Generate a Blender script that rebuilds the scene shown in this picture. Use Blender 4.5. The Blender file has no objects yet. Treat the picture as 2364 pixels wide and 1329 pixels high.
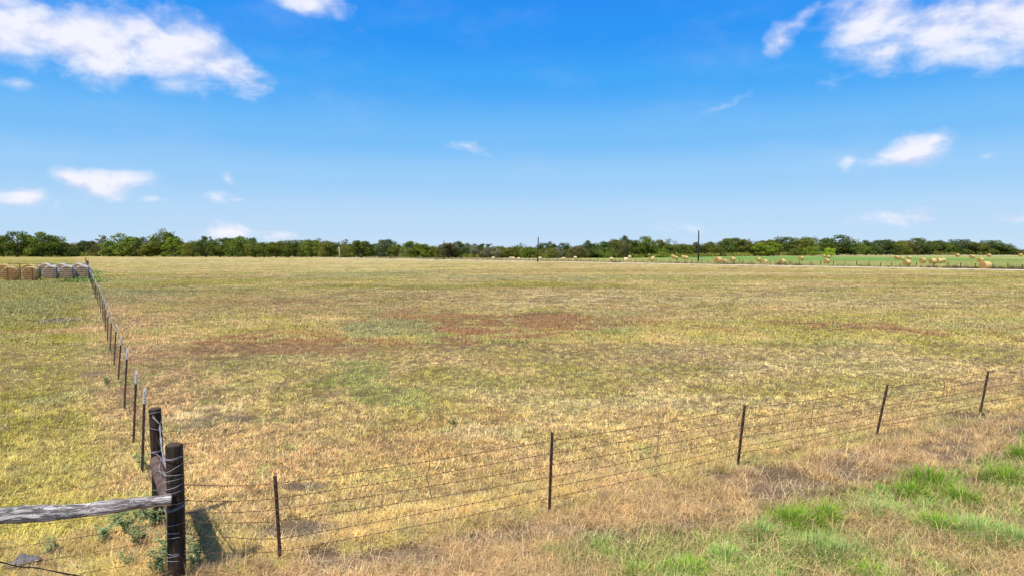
import bpy, math, random
import numpy as np
from mathutils import Vector, Matrix
S = bpy.context.scene
R = math.radians
# ------------------------------------------------------------------ camera
F = 1600.0; HOR = 580.0; H = 4.0            # focal length (px at 2364 wide), horizon row, eye height
CX, CY = 1182.0, 664.5
cam_d = bpy.data.cameras.new('camera'); cam = bpy.data.objects.new('camera', cam_d)
S.collection.objects.link(cam); S.camera = cam
cam_d.sensor_width = 36.0; cam_d.lens = F/2364*36.0
cam_d.clip_start = 0.05; cam_d.clip_end = 20000
PITCH = math.atan((CY-HOR)/F)
cam.location = (0, 0, H); cam.rotation_euler = (math.pi/2-PITCH, 0, 0)

def ray(px, py):
    u = (px-CX)/F; v = (CY-py)/F
    c, s = math.cos(PITCH), math.sin(PITCH)
    return Vector((u, c+v*s, v*c-s))
def ground(px, py, z=0.0):
    d = ray(px, py); t = (z-H)/d.z
    return Vector((d.x*t, d.y*t, z))
def at_depth(px, py, Y):
    d = ray(px, py); t = Y/d.y
    return Vector((d.x*t, Y, H+d.z*t))
# ------------------------------------------------------------------ sun and sky
SUN_EL = R(57); sdx, sdy = -0.62, -0.78
n_ = math.hypot(sdx, sdy); sdx /= n_; sdy /= n_
to_sun = Vector((sdx*math.cos(SUN_EL), sdy*math.cos(SUN_EL), math.sin(SUN_EL)))
sun_d = bpy.data.lights.new('sun', 'SUN'); sun = bpy.data.objects.new('sun', sun_d)
S.collection.objects.link(sun)
sun_d.energy = 4.9; sun_d.angle = R(0.55); sun_d.color = (1.0, 0.95, 0.865)
sun.rotation_euler = to_sun.to_track_quat('Z', 'Y').to_euler(); sun.location = (0, 0, 60)
S.view_settings.view_transform = 'Standard'; S.view_settings.look = 'None'
S.view_settings.exposure = 0.40; S.view_settings.gamma = 1.0

class NT:
    """small helper to write node trees"""
    def __init__(s, nt): s.t = nt; s.n = nt.nodes; s.l = nt.links
    def new(s, typ, **kw):
        n = s.n.new(typ)
        for k, v in kw.items(): setattr(n, k, v)
        return n
    def put(s, sock, v):
        if v is None: return
        if hasattr(v, 'is_output'): s.l.new(v, sock)
        else: sock.default_value = v
    def math(s, op, a, b=None, c=None, clamp=False):
        n = s.new('ShaderNodeMath', operation=op); n.use_clamp = clamp
        s.put(n.inputs[0], a); s.put(n.inputs[1], b); s.put(n.inputs[2], c)
        return n.outputs[0]
    def vmath(s, op, a, b=None, sc=None):
        n = s.new('ShaderNodeVectorMath', operation=op)
        s.put(n.inputs[0], a); s.put(n.inputs[1], b)
        if sc is not None: s.put(n.inputs['Scale'], sc)
        return n.outputs['Value'] if op in ('LENGTH', 'DOT_PRODUCT') else n.outputs[0]
    def mix(s, f, a, b, mode='MIX'):
        n = s.new('ShaderNodeMix', data_type='RGBA', blend_type=mode)
        s.put(n.inputs[0], f); s.put(n.inputs[6], a); s.put(n.inputs[7], b)
        return n.outputs[2]
    def ramp(s, f, lo, hi, a=0.0, b=1.0, smooth=True):
        n = s.new('ShaderNodeMapRange'); n.interpolation_type = 'SMOOTHSTEP' if smooth else 'LINEAR'
        s.put(n.inputs[0], f)
        for i, v in enumerate((lo, hi, a, b)): s.put(n.inputs[1+i], v)
        return n.outputs[0]
    def noise(s, vec, scale, detail=4, rough=0.55, dist=0.0):
        n = s.new('ShaderNodeTexNoise'); s.put(n.inputs['Vector'], vec)
        n.inputs['Scale'].default_value = scale; n.inputs['Detail'].default_value = detail
        n.inputs['Roughness'].default_value = rough; n.inputs['Distortion'].default_value = dist
        return n.outputs['Fac']
    def mapping(s, vec, loc=(0, 0, 0), rot=(0, 0, 0), scale=(1, 1, 1), typ='POINT'):
        n = s.new('ShaderNodeMapping', vector_type=typ); s.put(n.inputs['Vector'], vec)
        n.inputs['Location'].default_value = loc; n.inputs['Rotation'].default_value = rot
        n.inputs['Scale'].default_value = scale
        return n.outputs[0]

W = bpy.data.worlds.new('World'); S.world = W; W.use_nodes = True
g = NT(W.node_tree); g.n.clear()
sky = g.new('ShaderNodeTexSky', sky_type='NISHITA'); sky.sun_disc = False
sky.sun_elevation = SUN_EL; sky.sun_rotation = math.atan2(sdx, sdy)
sky.altitude = 100; sky.air_density = 1.0; sky.dust_density = 0.35; sky.ozone_density = 2.0
tc = g.new('ShaderNodeTexCoord')
d = g.vmath('NORMALIZE', tc.outputs['Generated'])
sep = g.new('ShaderNodeSeparateXYZ'); g.l.new(d, sep.inputs[0])
az = g.math('ARCTAN2', sep.outputs[0], sep.outputs[1]); el = g.math('ARCSINE', sep.outputs[2])
ae = g.new('ShaderNodeCombineXYZ'); g.l.new(az, ae.inputs[0]); g.l.new(el, ae.inputs[1])
# the physical sky, graded by elevation towards the day's clear blue low down, a dulled dome above
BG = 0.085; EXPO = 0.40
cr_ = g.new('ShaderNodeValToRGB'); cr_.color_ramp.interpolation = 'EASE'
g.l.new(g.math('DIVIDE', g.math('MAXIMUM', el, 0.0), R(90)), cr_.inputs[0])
stops = [(0.0, (.560, .745, .945)), (2.5, (.480, .705, .96)), (6, (.325, .620, .965)), (9, (.180, .520, .965)), (13.5, (.048, .390, .96)), (17, (.018, .310, .945)), (21, (.012, .262, .91)), (35, (.06, .19, .48)), (90, (.05, .14, .34))]  # unseen upper dome darkened and desaturated for deeper, less blue shadows
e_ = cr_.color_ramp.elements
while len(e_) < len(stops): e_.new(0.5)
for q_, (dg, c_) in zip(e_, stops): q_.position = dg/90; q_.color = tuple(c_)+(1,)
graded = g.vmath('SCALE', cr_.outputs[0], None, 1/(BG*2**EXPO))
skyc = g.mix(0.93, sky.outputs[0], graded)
# clouds: places in azimuth and elevation of the real sky, broken up by noise
def azel(px, py):
    v = ray(px, py).normalized(); return math.atan2(v.x, v.y), math.asin(v.z)
CL = [ # px, py, half width, half height, tilt (deg, clockwise in photo), weight
 (40, 60, 210, 95, 4, 1.15), (230, 100, 220, 85, 6, 1.3), (390, 110, 190, 90, 16, 1.3), (500, 150, 150, 60, 28, 1.05), (575, 190, 75, 34, 38, 0.7),
 (200, 150, 300, 40, 5, 0.42), (400, 185, 120, 28, 0, 0.42), (30, 185, 70, 16, 0, 0.28),
 (690, 10, 140, 38, 8, 0.78), (770, 30, 60, 26, 20, 0.55),
 (2020, 45, 150, 75, 0, 1.05), (2170, 70, 190, 95, 5, 1.15), (2330, 60, 170, 95, 0, 1.15), (2050, 120, 160, 60, -12, 0.6), (2220, 130, 190, 45, 5, 0.62),
 (1820, 90, 58, 34, -52, 0.60), (1850, 50, 60, 22, -30, 0.5),
 (235, 420, 135, 42, 2, 1.05), (170, 405, 70, 30, 15, 0.8), (290, 415, 85, 34, 5, 0.8), (52, 452, 80, 30, 2, 1.0),
 (2085, 348, 115, 46, -6, 1.0), (2150, 322, 55, 20, -20, 0.7), (1965, 366, 34, 24, 0, 0.55), (2292, 357, 48, 17, -8, 0.5),
 (1655, 246, 58, 13, -20, 0.40), (1085, 346, 44, 15, 15, 0.5), (1118, 366, 26, 8, 15, 0.4), (498, 447, 50, 16, 8, 0.48), (525, 405, 24, 12, 20, 0.55),
 (548, 455, 24, 9, 0, 0.5), (352, 460, 32, 9, 0, 0.45), (135, 470, 16, 16, 0, 0.4),
 (515, 538, 80, 26, -4, 0.78), (560, 528, 40, 14, 0, 0.5), (640, 537, 62, 17, 0, 0.6), (2035, 512, 85, 22, 0, 0.72), (2132, 503, 48, 20, 10, 0.65), (2345, 502, 48, 13, 0, 0.5),
 (1570, 525, 60, 13, 0, 0.3)]
warp = g.new('ShaderNodeTexNoise'); g.put(warp.inputs['Vector'], g.mapping(ae.outputs[0], scale=(9, 16, 1)))
warp.inputs['Scale'].default_value = 1.0; warp.inputs['Detail'].default_value = 3
wv = g.vmath('SUBTRACT', warp.outputs['Color'], (0.5, 0.5, 0.5)); wv = g.vmath('MULTIPLY', wv, (0.055, 0.032, 0))
aew = g.vmath('ADD', ae.outputs[0], wv)
def cloud_mask(vec, items):
    out = None
    for (px, py, rx, ry, tilt, w) in items:
        a, e = azel(px, py); a2, _ = azel(px+10, py); _, e2 = azel(px, py-10)
        ka = (a2-a)/10; ke = (e2-e)/10
        v = g.vmath('SUBTRACT', vec, (a, e, 0))
        t = R(-tilt)
        # rotate then scale
        v = g.mapping(v, rot=(0, 0, -t)); v = g.vmath('MULTIPLY', v, (1/(rx*ka), 1/(ry*ke), 0))
        l = g.vmath('LENGTH', v); m = g.math('MULTIPLY_ADD', l, -w, w)
        if out is None: out = m
        else:
            out = g.math('SMOOTH_MAX', out, m, 0.10)
    return out
mask = cloud_mask(aew, CL)
def cl_noise(vec): 
    a = g.noise(g.mapping(vec, scale=(16, 25, 1)), 1.0, 8, 0.56, 0.0)
    return a
nz = cl_noise(aew); nz2 = cl_noise(g.vmath('ADD', aew, (-0.004, 0.011, 0)))
wisp = g.noise(g.mapping(aew, scale=(60, 110, 1)), 1.0, 6, 0.65)
dens = g.math('ADD', mask, g.math('MULTIPLY_ADD', nz, 1.60, -.64))
dens = g.math('ADD', dens, g.math('MULTIPLY_ADD', wisp, 0.34, -0.17))
alpha = g.math('MULTIPLY', g.ramp(dens, 0.04, 1.10), 0.95)
thin = g.math('MULTIPLY', g.ramp(g.noise(g.mapping(aew, scale=(5, 12, 1)), 1.0, 6, 0.6), 0.45, 0.9), 0.16)
alpha = g.math('MAXIMUM', alpha, thin)
lit = g.math('ADD', g.math('MULTIPLY_ADD', g.math('SUBTRACT', nz, nz2), 5.0, 0.42), g.math('MULTIPLY', dens, 0.40), clamp=True)  # sunlit and lavender shaded sides of the clouds, painted from the noise slope
ccol = g.mix(lit, (5.6, 6.2, 8.4, 1), (8.3, 8.3, 9.1, 1))
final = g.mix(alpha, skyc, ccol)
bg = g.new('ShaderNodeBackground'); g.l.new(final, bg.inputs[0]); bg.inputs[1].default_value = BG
wo = g.new('ShaderNodeOutputWorld'); g.l.new(bg.outputs[0], wo.inputs[0])
W.cycles.sampling_method = 'MANUAL'; W.cycles.sample_map_resolution = 512
S.cycles.max_bounces = 6; S.cycles.transparent_max_bounces = 4
# ------------------------------------------------------------------ numpy noise
_rs = np.random.RandomState(7); _perm = _rs.rand(8, 256, 256)
def vn(x, y, s=0):
    xi = np.floor(x).astype(int); yi = np.floor(y).astype(int)
    fx = x-xi; fy = y-yi; fx = fx*fx*(3-2*fx); fy = fy*fy*(3-2*fy)
    P = _perm[s % 8]
    a = P[xi & 255, yi & 255]; b = P[(xi+1) & 255, yi & 255]; c = P[xi & 255, (yi+1) & 255]; e = P[(xi+1) & 255, (yi+1) & 255]
    return (a*(1-fx)+b*fx)*(1-fy)+(c*(1-fx)+e*fx)*fy
def fbm(x, y, s=0, o=4):
    r = 0; a = 0.5; t = 0
    for i in range(o):
        r = r+a*vn(x*2**i+17.3*i, y*2**i-9.1*i, s+i); t += a; a *= 0.55
    return r/t
def sst(v, a, b):
    t = np.clip((v-a)/(b-a), 0, 1); return t*t*(3-2*t)
# ------------------------------------------------------------------ layout lines
CORNER = ground(408, 1351)
fd = (ground(2262, 962)-CORNER); fd.z = 0; fd.normalize()          # along the front fence
fnx, fny = fd.y, -fd.x                                             # towards the camera side of it
ld = Vector((-0.63, 1, 0)).normalized()                            # along the left fence
ra, rb = ground(2364, 625.7), ground(860, 597.6)
rd = (rb-ra).normalized(); rn = Vector((rd.y, -rd.x, 0))           # beyond the road (north-east)
if rn.x < 0: rn = -rn
def d_front(x, y): return (x-CORNER.x)*fnx+(y-CORNER.y)*fny        # >0: camera side
def d_left(x, y): return (x-CORNER.x)*ld.y-(y-CORNER.y)*ld.x       # >0: field side
def d_road(x, y): return (x-ra.x)*rn.x+(y-ra.y)*rn.y
def hgt(x, y):
    near = np.clip(1-(np.hypot(x, y)-30)/60, 0, 1)
    dr_ = d_road(x, y)
    bank = (sst(-np.abs(dr_), -4.2, -2.6))*.16
    return bank+(fbm(x*0.35, y*0.35, 3, 3)-0.5)*0.10*near+(fbm(x*1.9, y*1.9, 5, 2)-0.5)*0.035*near
def plane_pt(px, py, off=0.0):
    """where the sight line meets the upright plane of the front fence (off: metres towards the camera)"""
    dd = ray(px, py); k_ = (CORNER.x*fnx+CORNER.y*fny+off)/(dd.x*fnx+dd.y*fny)
    return Vector((dd.x*k_, dd.y*k_, H+dd.z*k_))
def zat(x, y): return float(hgt(np.array([x]), np.array([y]))[0])
STRAW = np.array((.62, .465, .200)); TAN = np.array((.60, .405, .200)); YG = np.array((.465, .405, .095)); OLIVE = np.array((.345, .310, .050))
GRN = np.array((.35, .37, .105)); GREY = np.array((.34, .345, .15)); BROWN = np.array((.385, .215, .100)); SOIL = np.array((.30, .235, .19)); PALE = np.array((.68, .55, .29))
PATCH = [ # px, py, rx, ry, colour, strength
 (640, 798, 190, 26, BROWN, .85), (505, 790, 90, 22, BROWN, .8), (930, 722, 120, 14, BROWN, .7), (1075, 757, 190, 26, BROWN, 1.0), (1255, 742, 130, 22, BROWN, .95), (1000, 735, 90, 14, BROWN, .8),
 (1180, 765, 100, 10, BROWN, .7), (1460, 742, 150, 12, BROWN, .55), (1990, 755, 110, 15, BROWN, .95), (560, 700, 190, 12, BROWN, .45), (700, 768, 90, 12, BROWN, .45), (850, 800, 110, 12, BROWN, .5), (90, 765, 90, 9, BROWN, .55),
 (380, 820, 60, 40, BROWN, .3), (1500, 718, 60, 10, BROWN, .4),
 (790, 862, 110, 40, GRN, .9), (880, 905, 120, 36, GRN, .8), (640, 830, 110, 18, GRN, .4), (880, 752, 110, 28, GREY, .75), (980, 772, 60, 16, GREY, .6),
 (1240, 658, 120, 7, OLIVE, .95), (1450, 660, 90, 5, OLIVE, .6), (760, 664, 170, 8, OLIVE, .7), (400, 652, 190, 14, OLIVE, .65), (1120, 640, 120, 6, GREY, .6), (870, 632, 190, 8, GREY, .6), (1450, 640, 300, 6, GREY, .4),
 (1180, 865, 240, 24, OLIVE, .5), (700, 905, 60, 40, OLIVE, .4), (1500, 815, 130, 16, GREY, .4), (1700, 905, 160, 16, OLIVE, .35), (1280, 1010, 130, 14, OLIVE, .35), (1600, 705, 140, 10, OLIVE, .3),
 (470, 955, 120, 24, PALE, .6), (560, 990, 150, 40, TAN, .6), (640, 1060, 130, 60, TAN, .5), (1150, 1005, 130, 20, PALE, .5), (1560, 925, 280, 22, PALE, .45), (1330, 690, 320, 16, PALE, .5), (1950, 840, 320, 34, PALE, .45), (300, 740, 70, 30, TAN, .6), (1900, 690, 350, 14, PALE, .4),
 (1500, 610, 500, 6, TAN, .5), (1450, 624, 420, 4, BROWN, .35), (2000, 637, 360, 4, BROWN, .35), (900, 602, 420, 4, PALE, .5), (2150, 650, 220, 5, OLIVE, .4),
 (150, 690, 220, 36, GREY, .75), (120, 655, 200, 16, GREY, .6), (60, 900, 130, 60, OLIVE, .35), (190, 900, 70, 40, GREY, .4), (230, 700, 30, 60, TAN, .3), (270, 960, 60, 20, TAN, .5), (200, 1190, 120, 60, YG, .5), (330, 1180, 60, 40, GRN, .4)]
SOILS = [(1665, 1100, 42, 11), (1598, 1215, 30, 16), (1080, 1248, 70, 10), (1190, 1240, 60, 16), (900, 1290, 80, 18), (2230, 962, 50, 8), (2200, 1030, 60, 10), (1850, 1150, 90, 7), (1960, 1075, 70, 6), (2240, 1110, 60, 9), (560, 968, 40, 8), (700, 1225, 90, 30), (1040, 1140, 40, 6), (760, 1290, 60, 30), (140, 740, 50, 6), (700, 1120, 60, 10), (215, 860, 30, 8)]
def _pw(P):
    out = []
    for p in P:
        c = ground(p[0], p[1]); out.append((c.x, c.y, p[2]*c.y/F, p[3]*c.y*c.y/(F*H))+tuple(p[4:]))
    return out
PATCHW, SOILW = _pw(PATCH), _pw(SOILS)
PATCHW = [(p[0], p[1], p[2], p[3], p[4], p[5]) for p in PATCHW]
def blend(c, col, w): return c*(1-w[:, None])+np.asarray(col)[None, :]*w[:, None]
def field_colour(x, y):
    """true colour of the turf at each place; second value: how bare, third: how lush"""
    x = np.asarray(x, float); y = np.asarray(y, float)
    n1 = fbm(x/9, y/9, 0); n2 = fbm(x/2.3+5, y/2.3, 1); n3 = fbm(x/0.6, y/0.6, 2, 3); n4 = fbm(x/28+3, y/28, 4, 4)
    df, dl, dr = d_front(x, y), d_left(x, y), d_road(x, y)
    c = np.tile(STRAW, (len(x), 1))
    c = blend(c, YG, sst(n1*.5+n2*.3+n3*.2, .40, .60)*.8)
    c = blend(c, OLIVE, sst(n2*.6+n4*.4, .52, .68)*.6)
    c = blend(c, GREY, sst(fbm(x/5+40, y/5, 6), .56, .72)*.55)
    c = blend(c, BROWN, sst(fbm(x/4-20, y/7, 7)*.7+n3*.3, .60, .72)*.55)
    c = blend(c, TAN, sst(fbm(x/14-7, y/10, 2), .50, .66)*.5)
    c = blend(c, OLIVE, sst(fbm(x/30+8, y/4.5, 3, 3), .52, .66)*.6*sst(y, 35, 70)); c = blend(c, PALE, sst(fbm(x/34-18, y/5+4, 6, 3), .54, .68)*.5*sst(y, 35, 70))
    # inside strip near the front fence is parched
    c = blend(c, TAN, (1-sst(-df, 1.2, 6.5))*(df < 0)*(.75-.45*n2))
    c = blend(c, TAN, (np.abs(dl) < 6)*np.exp(-((dl-1.2)/1.1)**2)*.8*sst(y, 9, 14))
    # paddock behind the left fence
    pad = sst(-dl, 0.2, 1.2)
    c = blend(c, YG*.92, pad*.6*(df < .5)); c = blend(c, OLIVE, pad*sst(n2*.6+n1*.4, .40, .58)*.75)
    wx = (fbm(x/3, y/3, 3)-.5); wy = (fbm(x/3+9, y/3, 5)-.5)
    for (cx, cy, rx, ry, col, st) in PATCHW:
        q = np.hypot((x-cx)/rx+wx*2.4, (y-cy)/ry+wy*2.4)
        ed_ = 1-sst(q, .2, 1.3); c = blend(c, col, st*sst(ed_*.56+(fbm(x/.9, y/.7, 1, 3)*.6+n2*.4)*1.0, .58, .74))
    # verge on the camera side
    ver = sst(df, 0.1, 0.5)
    c = blend(c, TAN*.80, ver*.85)
    lush = sst(df+(n1-.5)*2.6+(n2-.5)*2.2, 1.9, 2.9)*sst(x, -1.2, 1.0)
    lush = lush*(sst(n2*.45+n3*.55, .42, .60)*.7+.3)
    c = blend(c, (.29, .31, .09), lush*.85)
    bare = np.zeros(len(x))
    for (cx, cy, rx, ry) in SOILW:
        q = np.hypot((x-cx)/rx+wx*1.2, (y-cy)/ry+wy*1.2); bare = np.maximum(bare, (1-sst(q, .5, 1.2)))
    bare = np.maximum(bare, ver*(1-lush)*sst(n2*.4+n3*.6, .50, .62)*.75)
    bare = np.maximum(bare, (df < 0)*sst(n2*.5+n3*.5, .64, .74)*.4)
    c = blend(c, SOIL, bare)
    # across the road
    far = sst(dr, 5.5, 7.5)
    hc = np.tile(np.array((.33, .355, .085)), (len(x), 1))
    hc = blend(hc, (.45, .40, .15), sst(fbm(x/40, y/12, 1), .42, .62)*.85)
    hc = blend(hc, (.175, .32, .065), (1-sst(np.hypot((x-170)/110, (y-400)/130), .55, 1.2))*.9)
    hc = blend(hc, (.50, .42, .25), sst(y, 560, 640)*.7)
    hc = blend(hc, (.50, .42, .25), sst(-x, -60, 20)*.7)
    c = c*(1-far[:, None])+hc*far[:, None]
    rs = np.exp(-((dr-5.0)/2.6)**2)
    c = blend(c, (.36, .30, .14), rs*.8)
    fb = (dr < 3)*sst(y, 45, 140)
    c = c*(1+fb*.06)[:, None]
    fl = sst(fbm(x/1.5+7, y/1.2, 7, 3)*.65+fbm(x/18, y/14-3, 2, 3)*.35, .60, .66)*sst(y, 30, 55)*(dr < 0)
    c = blend(c, (.20, .145, .075), fl*.42)
    v = (.80+.40*n3)[:, None]
    dk = sst(fbm(x/.30+31, y/.30, 5, 2)*.6+fbm(x/5, y/5-11, 6, 3)*.4, .62, .68)*(dr < 4)*(1-lush)
    c = blend(c, (.13, .095, .05), dk*.5)
    return (c*v).clip(0, .9), bare, lush
# ------------------------------------------------------------------ mesh helpers
COL = S.collection
class MB:
    def __init__(s): s.v = []; s.f = []; s.m = []
    def add(s, vs, fs, mi=0):
        o = len(s.v); s.v += [tuple(v) for v in vs]; s.f += [tuple(i+o for i in f) for f in fs]; s.m += [mi]*len(fs)
    def tube(s, pts, rad, seg=6, mi=0, cap=True, jit=None):
        pts = [Vector(p) for p in pts]; n = len(pts)
        if not hasattr(rad, '__len__'): rad = [rad]*n
        t0 = (pts[1]-pts[0]).normalized(); up = Vector((0, 0, 1)) if abs(t0.z) < .9 else Vector((1, 0, 0))
        a = t0.cross(up).normalized(); vs = []
        for i, p in enumerate(pts):
            t = (pts[min(i+1, n-1)]-pts[max(i-1, 0)]).normalized()
            a = (a-t*a.dot(t)).normalized(); b = t.cross(a)
            for k in range(seg):
                th = 2*math.pi*k/seg; r = rad[i]*(1 if jit is None else jit(i, k))
                vs.append(p+a*math.cos(th)*r+b*math.sin(th)*r)
        fs = [(i*seg+k, i*seg+(k+1) % seg, (i+1)*seg+(k+1) % seg, (i+1)*seg+k) for i in range(n-1) for k in range(seg)]
        if cap: fs += [tuple(range(seg))[::-1], tuple((n-1)*seg+k for k in range(seg))]
        s.add(vs, fs, mi)
    def box(s, c, d, rot=0, mi=0):
        x, y, z = d[0]/2, d[1]/2, d[2]/2; cr, sr = math.cos(rot), math.sin(rot)
        vs = [(c[0]+a*cr-b*sr, c[1]+a*sr+b*cr, c[2]+e) for a in (-x, x) for b in (-y, y) for e in (-z, z)]
        s.add(vs, [(0, 1, 3, 2), (4, 6, 7, 5), (0, 4, 5, 1), (2, 3, 7, 6), (0, 2, 6, 4), (1, 5, 7, 3)], mi)
    def build(s, name, mats, parent=None, smooth=False, loc=None):
        me = bpy.data.meshes.new(name); me.from_pydata(s.v, [], s.f)
        for m in (mats if isinstance(mats, (list, tuple)) else [mats]): me.materials.append(m)
        if any(s.m): me.polygons.foreach_set('material_index', s.m)
        if smooth: me.polygons.foreach_set('use_smooth', [True]*len(s.f))
        me.update(); o = bpy.data.objects.new(name, me); COL.objects.link(o)
        if parent: o.parent = parent
        if loc: o.location = loc
        return o
def tag(o, label=None, cat=None, group=None, kind=None):
    for k, v in (('label', label), ('category', cat), ('group', group), ('kind', kind)):
        if v: o[k] = v
    return o
def empty(name, loc, rz=0.0):
    o = bpy.data.objects.new(name, None); COL.objects.link(o); o.location = loc; o.rotation_euler = (0, 0, rz)
    o.empty_display_size = .3; return o
def copy_tree(o, parent=None):
    c = o.copy(); COL.objects.link(c)
    if parent: c.parent = parent
    for ch in [q for q in KIDS.get(o.name, [])]:
        copy_tree(ch, c)
    return c
KIDS = {}
def reg(root):
    bpy.context.view_layer.update()
    for ch in root.children_recursive:
        KIDS.setdefault(ch.parent.name, []).append(ch)
# ------------------------------------------------------------------ materials
def material(name, col, rough=0.85, var=0.25, scale=8.0, mapscale=(1, 1, 1), bump=0.0, col2=None, metal=0.0, translucent=0.0, coord='Object', detail=6):
    m = bpy.data.materials.new(name); m.use_nodes = True; t = NT(m.node_tree); t.n.clear()
    tcn = t.new('ShaderNodeTexCoord'); vec = t.mapping(tcn.outputs[coord], scale=mapscale)
    nz = t.noise(vec, scale, detail, .65)
    c1 = tuple(col)+(1,); c2 = tuple(col2)+(1,) if col2 else tuple(c*(1-var) for c in col)+(1,)
    cc = t.mix(t.ramp(nz, .35, .65), c2, c1)
    b = t.new('ShaderNodeBsdfPrincipled'); t.l.new(cc, b.inputs['Base Color']); b.inputs['Roughness'].default_value = rough
    b.inputs['Metallic'].default_value = metal; b.inputs['Specular IOR Level'].default_value = .3
    if bump:
        bn = t.new('ShaderNodeBump'); bn.inputs['Strength'].default_value = bump; bn.inputs['Distance'].default_value = .02
        t.l.new(nz, bn.inputs['Height']); t.l.new(bn.outputs[0], b.inputs['Normal'])
    o = t.new('ShaderNodeOutputMaterial'); t.l.new(b.outputs[0], o.inputs[0]); return m
def leaf_material(name, col, col2, tr=.3, src='object', lo=.34, hi=1.95):
    """foliage and grass: colour varies blade to blade; light passes through a little"""
    m = bpy.data.materials.new(name); m.use_nodes = True; t = NT(m.node_tree); t.n.clear()
    if src == 'instancer':
        at = t.new('ShaderNodeAttribute', attribute_type='INSTANCER'); at.attribute_name = 'col'
        base = at.outputs['Color']
        geo = t.new('ShaderNodeNewGeometry')
        rnd = geo.outputs['Random Per Island']
        v = t.ramp(t.math('POWER', rnd, 1.5), 0, 1, lo, hi, False)
        base = t.vmath('SCALE', base, None, v)
        hue = t.new('ShaderNodeHueSaturation'); t.l.new(base, hue.inputs['Color'])
        t.l.new(t.ramp(t.math('FRACT', t.math('MULTIPLY', rnd, 37.7)), 0, 1, .485, .515, False), hue.inputs['Hue'])
        hue.inputs['Saturation'].default_value = 1.0
        cc = hue.outputs[0]
    else:
        geo = t.new('ShaderNodeNewGeometry'); oi = t.new('ShaderNodeObjectInfo')
        rnd = geo.outputs['Random Per Island']
        tcn = t.new('ShaderNodeTexCoord'); nz = t.noise(tcn.outputs['Object'], .33, 3, .6)
        f = t.math('ADD', t.math('MULTIPLY', rnd, .55), t.math('MULTIPLY', t.ramp(nz, .35, .65), .45), clamp=True)
        cc = t.mix(f, tuple(col)+(1,), tuple(col2)+(1,))
        cc = t.vmath('SCALE', cc, None, t.ramp(oi.outputs['Random'], 0, 1, .88, 1.32, False))
    b = t.new('ShaderNodeBsdfPrincipled'); t.l.new(cc, b.inputs['Base Color']); b.inputs['Roughness'].default_value = .7
    b.inputs['Specular IOR Level'].default_value = .2
    tb = t.new('ShaderNodeBsdfTranslucent'); t.l.new(cc, tb.inputs[0])
    mx = t.new('ShaderNodeMixShader'); mx.inputs[0].default_value = tr
    t.l.new(b.outputs[0], mx.inputs[1]); t.l.new(tb.outputs[0], mx.inputs[2])
    o = t.new('ShaderNodeOutputMaterial'); t.l.new(mx.outputs[0], o.inputs[0]); return m

GRASS = leaf_material('grass_blades', None, None, .25, 'instancer')
GRASS_FAR = leaf_material('far_grass_blades', None, None, .25, 'instancer', .58, 1.50)
def ground_material():
    m = bpy.data.materials.new('turf_ground'); m.use_nodes = True; t = NT(m.node_tree); t.n.clear()
    at = t.new('ShaderNodeAttribute'); at.attribute_name = 'col'
    geo = t.new('ShaderNodeNewGeometry'); p = geo.outputs['Position']
    n1 = t.noise(p, 14.0, 5, .7); n2 = t.noise(p, 1.1, 6, .68); n3 = t.noise(t.mapping(p, scale=(1, .45, 1)), .16, 7, .66)
    v = t.math('MULTIPLY', t.ramp(n1, .3, .7, .72, 1.22, False), t.ramp(n2, .3, .7, .74, 1.25, False))
    v = t.math('MULTIPLY', v, t.ramp(n3, .3, .7, .80, 1.2, False))
    cc = t.vmath('SCALE', at.outputs['Color'], None, v)
    # small dark tussocks and clods
    vo = t.new('ShaderNodeTexVoronoi'); t.put(vo.inputs['Vector'], p); vo.inputs['Scale'].default_value = .55
    spot = t.math('MULTIPLY', t.ramp(vo.outputs['Distance'], .10, .26, 1, 0), t.ramp(t.noise(p, .09, 4, .6), .50, .62))
    cc = t.mix(t.math('MULTIPLY', spot, .6), cc, (.12, .10, .045, 1))
    b = t.new('ShaderNodeBsdfPrincipled'); t.l.new(cc, b.inputs['Base Color']); b.inputs['Roughness'].default_value = .95
    b.inputs['Specular IOR Level'].default_value = .1
    bn = t.new('ShaderNodeBump'); bn.inputs['Strength'].default_value = .8; bn.inputs['Distance'].default_value = .05
    t.l.new(t.math('ADD', n1, n2), bn.inputs['Height']); t.l.new(bn.outputs[0], b.inputs['Normal'])
    o = t.new('ShaderNodeOutputMaterial'); t.l.new(b.outputs[0], o.inputs[0]); return m
# ------------------------------------------------------------------ ground sheet
def set_col(me, cols, name='col'):
    a = me.attributes.new(name, 'FLOAT_COLOR', 'POINT')
    a.data.foreach_set('color', np.concatenate([cols, np.ones((len(cols), 1))], 1).astype(np.float32).ravel())
rows = np.concatenate([np.linspace(-60, 2, 6), np.linspace(4, 7.5, 8), 7.5*np.exp(np.linspace(0.01, math.log(6500/7.5), 420))])
colsN = 420
us = np.linspace(-1, 1, colsN); us = np.sign(us)*np.abs(us)**1.15
X = []; Y = []
for r in rows: X.append(us*max(14.0, abs(r)*1.5+10)); Y.append(np.full(colsN, r))
X = np.array(X).ravel(); Y = np.array(Y).ravel()
Z = hgt(X, Y)
me = bpy.data.meshes.new('field_ground'); nr = len(rows)
me.vertices.add(len(X)); me.vertices.foreach_set('co', np.stack([X, Y, Z], 1).ravel())
i = np.arange(nr-1)[:, None]*colsN+np.arange(colsN-1)[None, :]
q = np.stack([i, i+1, i+1+colsN, i+colsN], -1).reshape(-1, 4)
me.loops.add(q.size); me.loops.foreach_set('vertex_index', q.ravel())
me.polygons.add(len(q)); me.polygons.foreach_set('loop_start', np.arange(len(q))*4); me.polygons.foreach_set('loop_total', np.full(len(q), 4))
me.polygons.foreach_set('use_smooth', np.ones(len(q), bool))
me.update(); me.validate()
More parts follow.
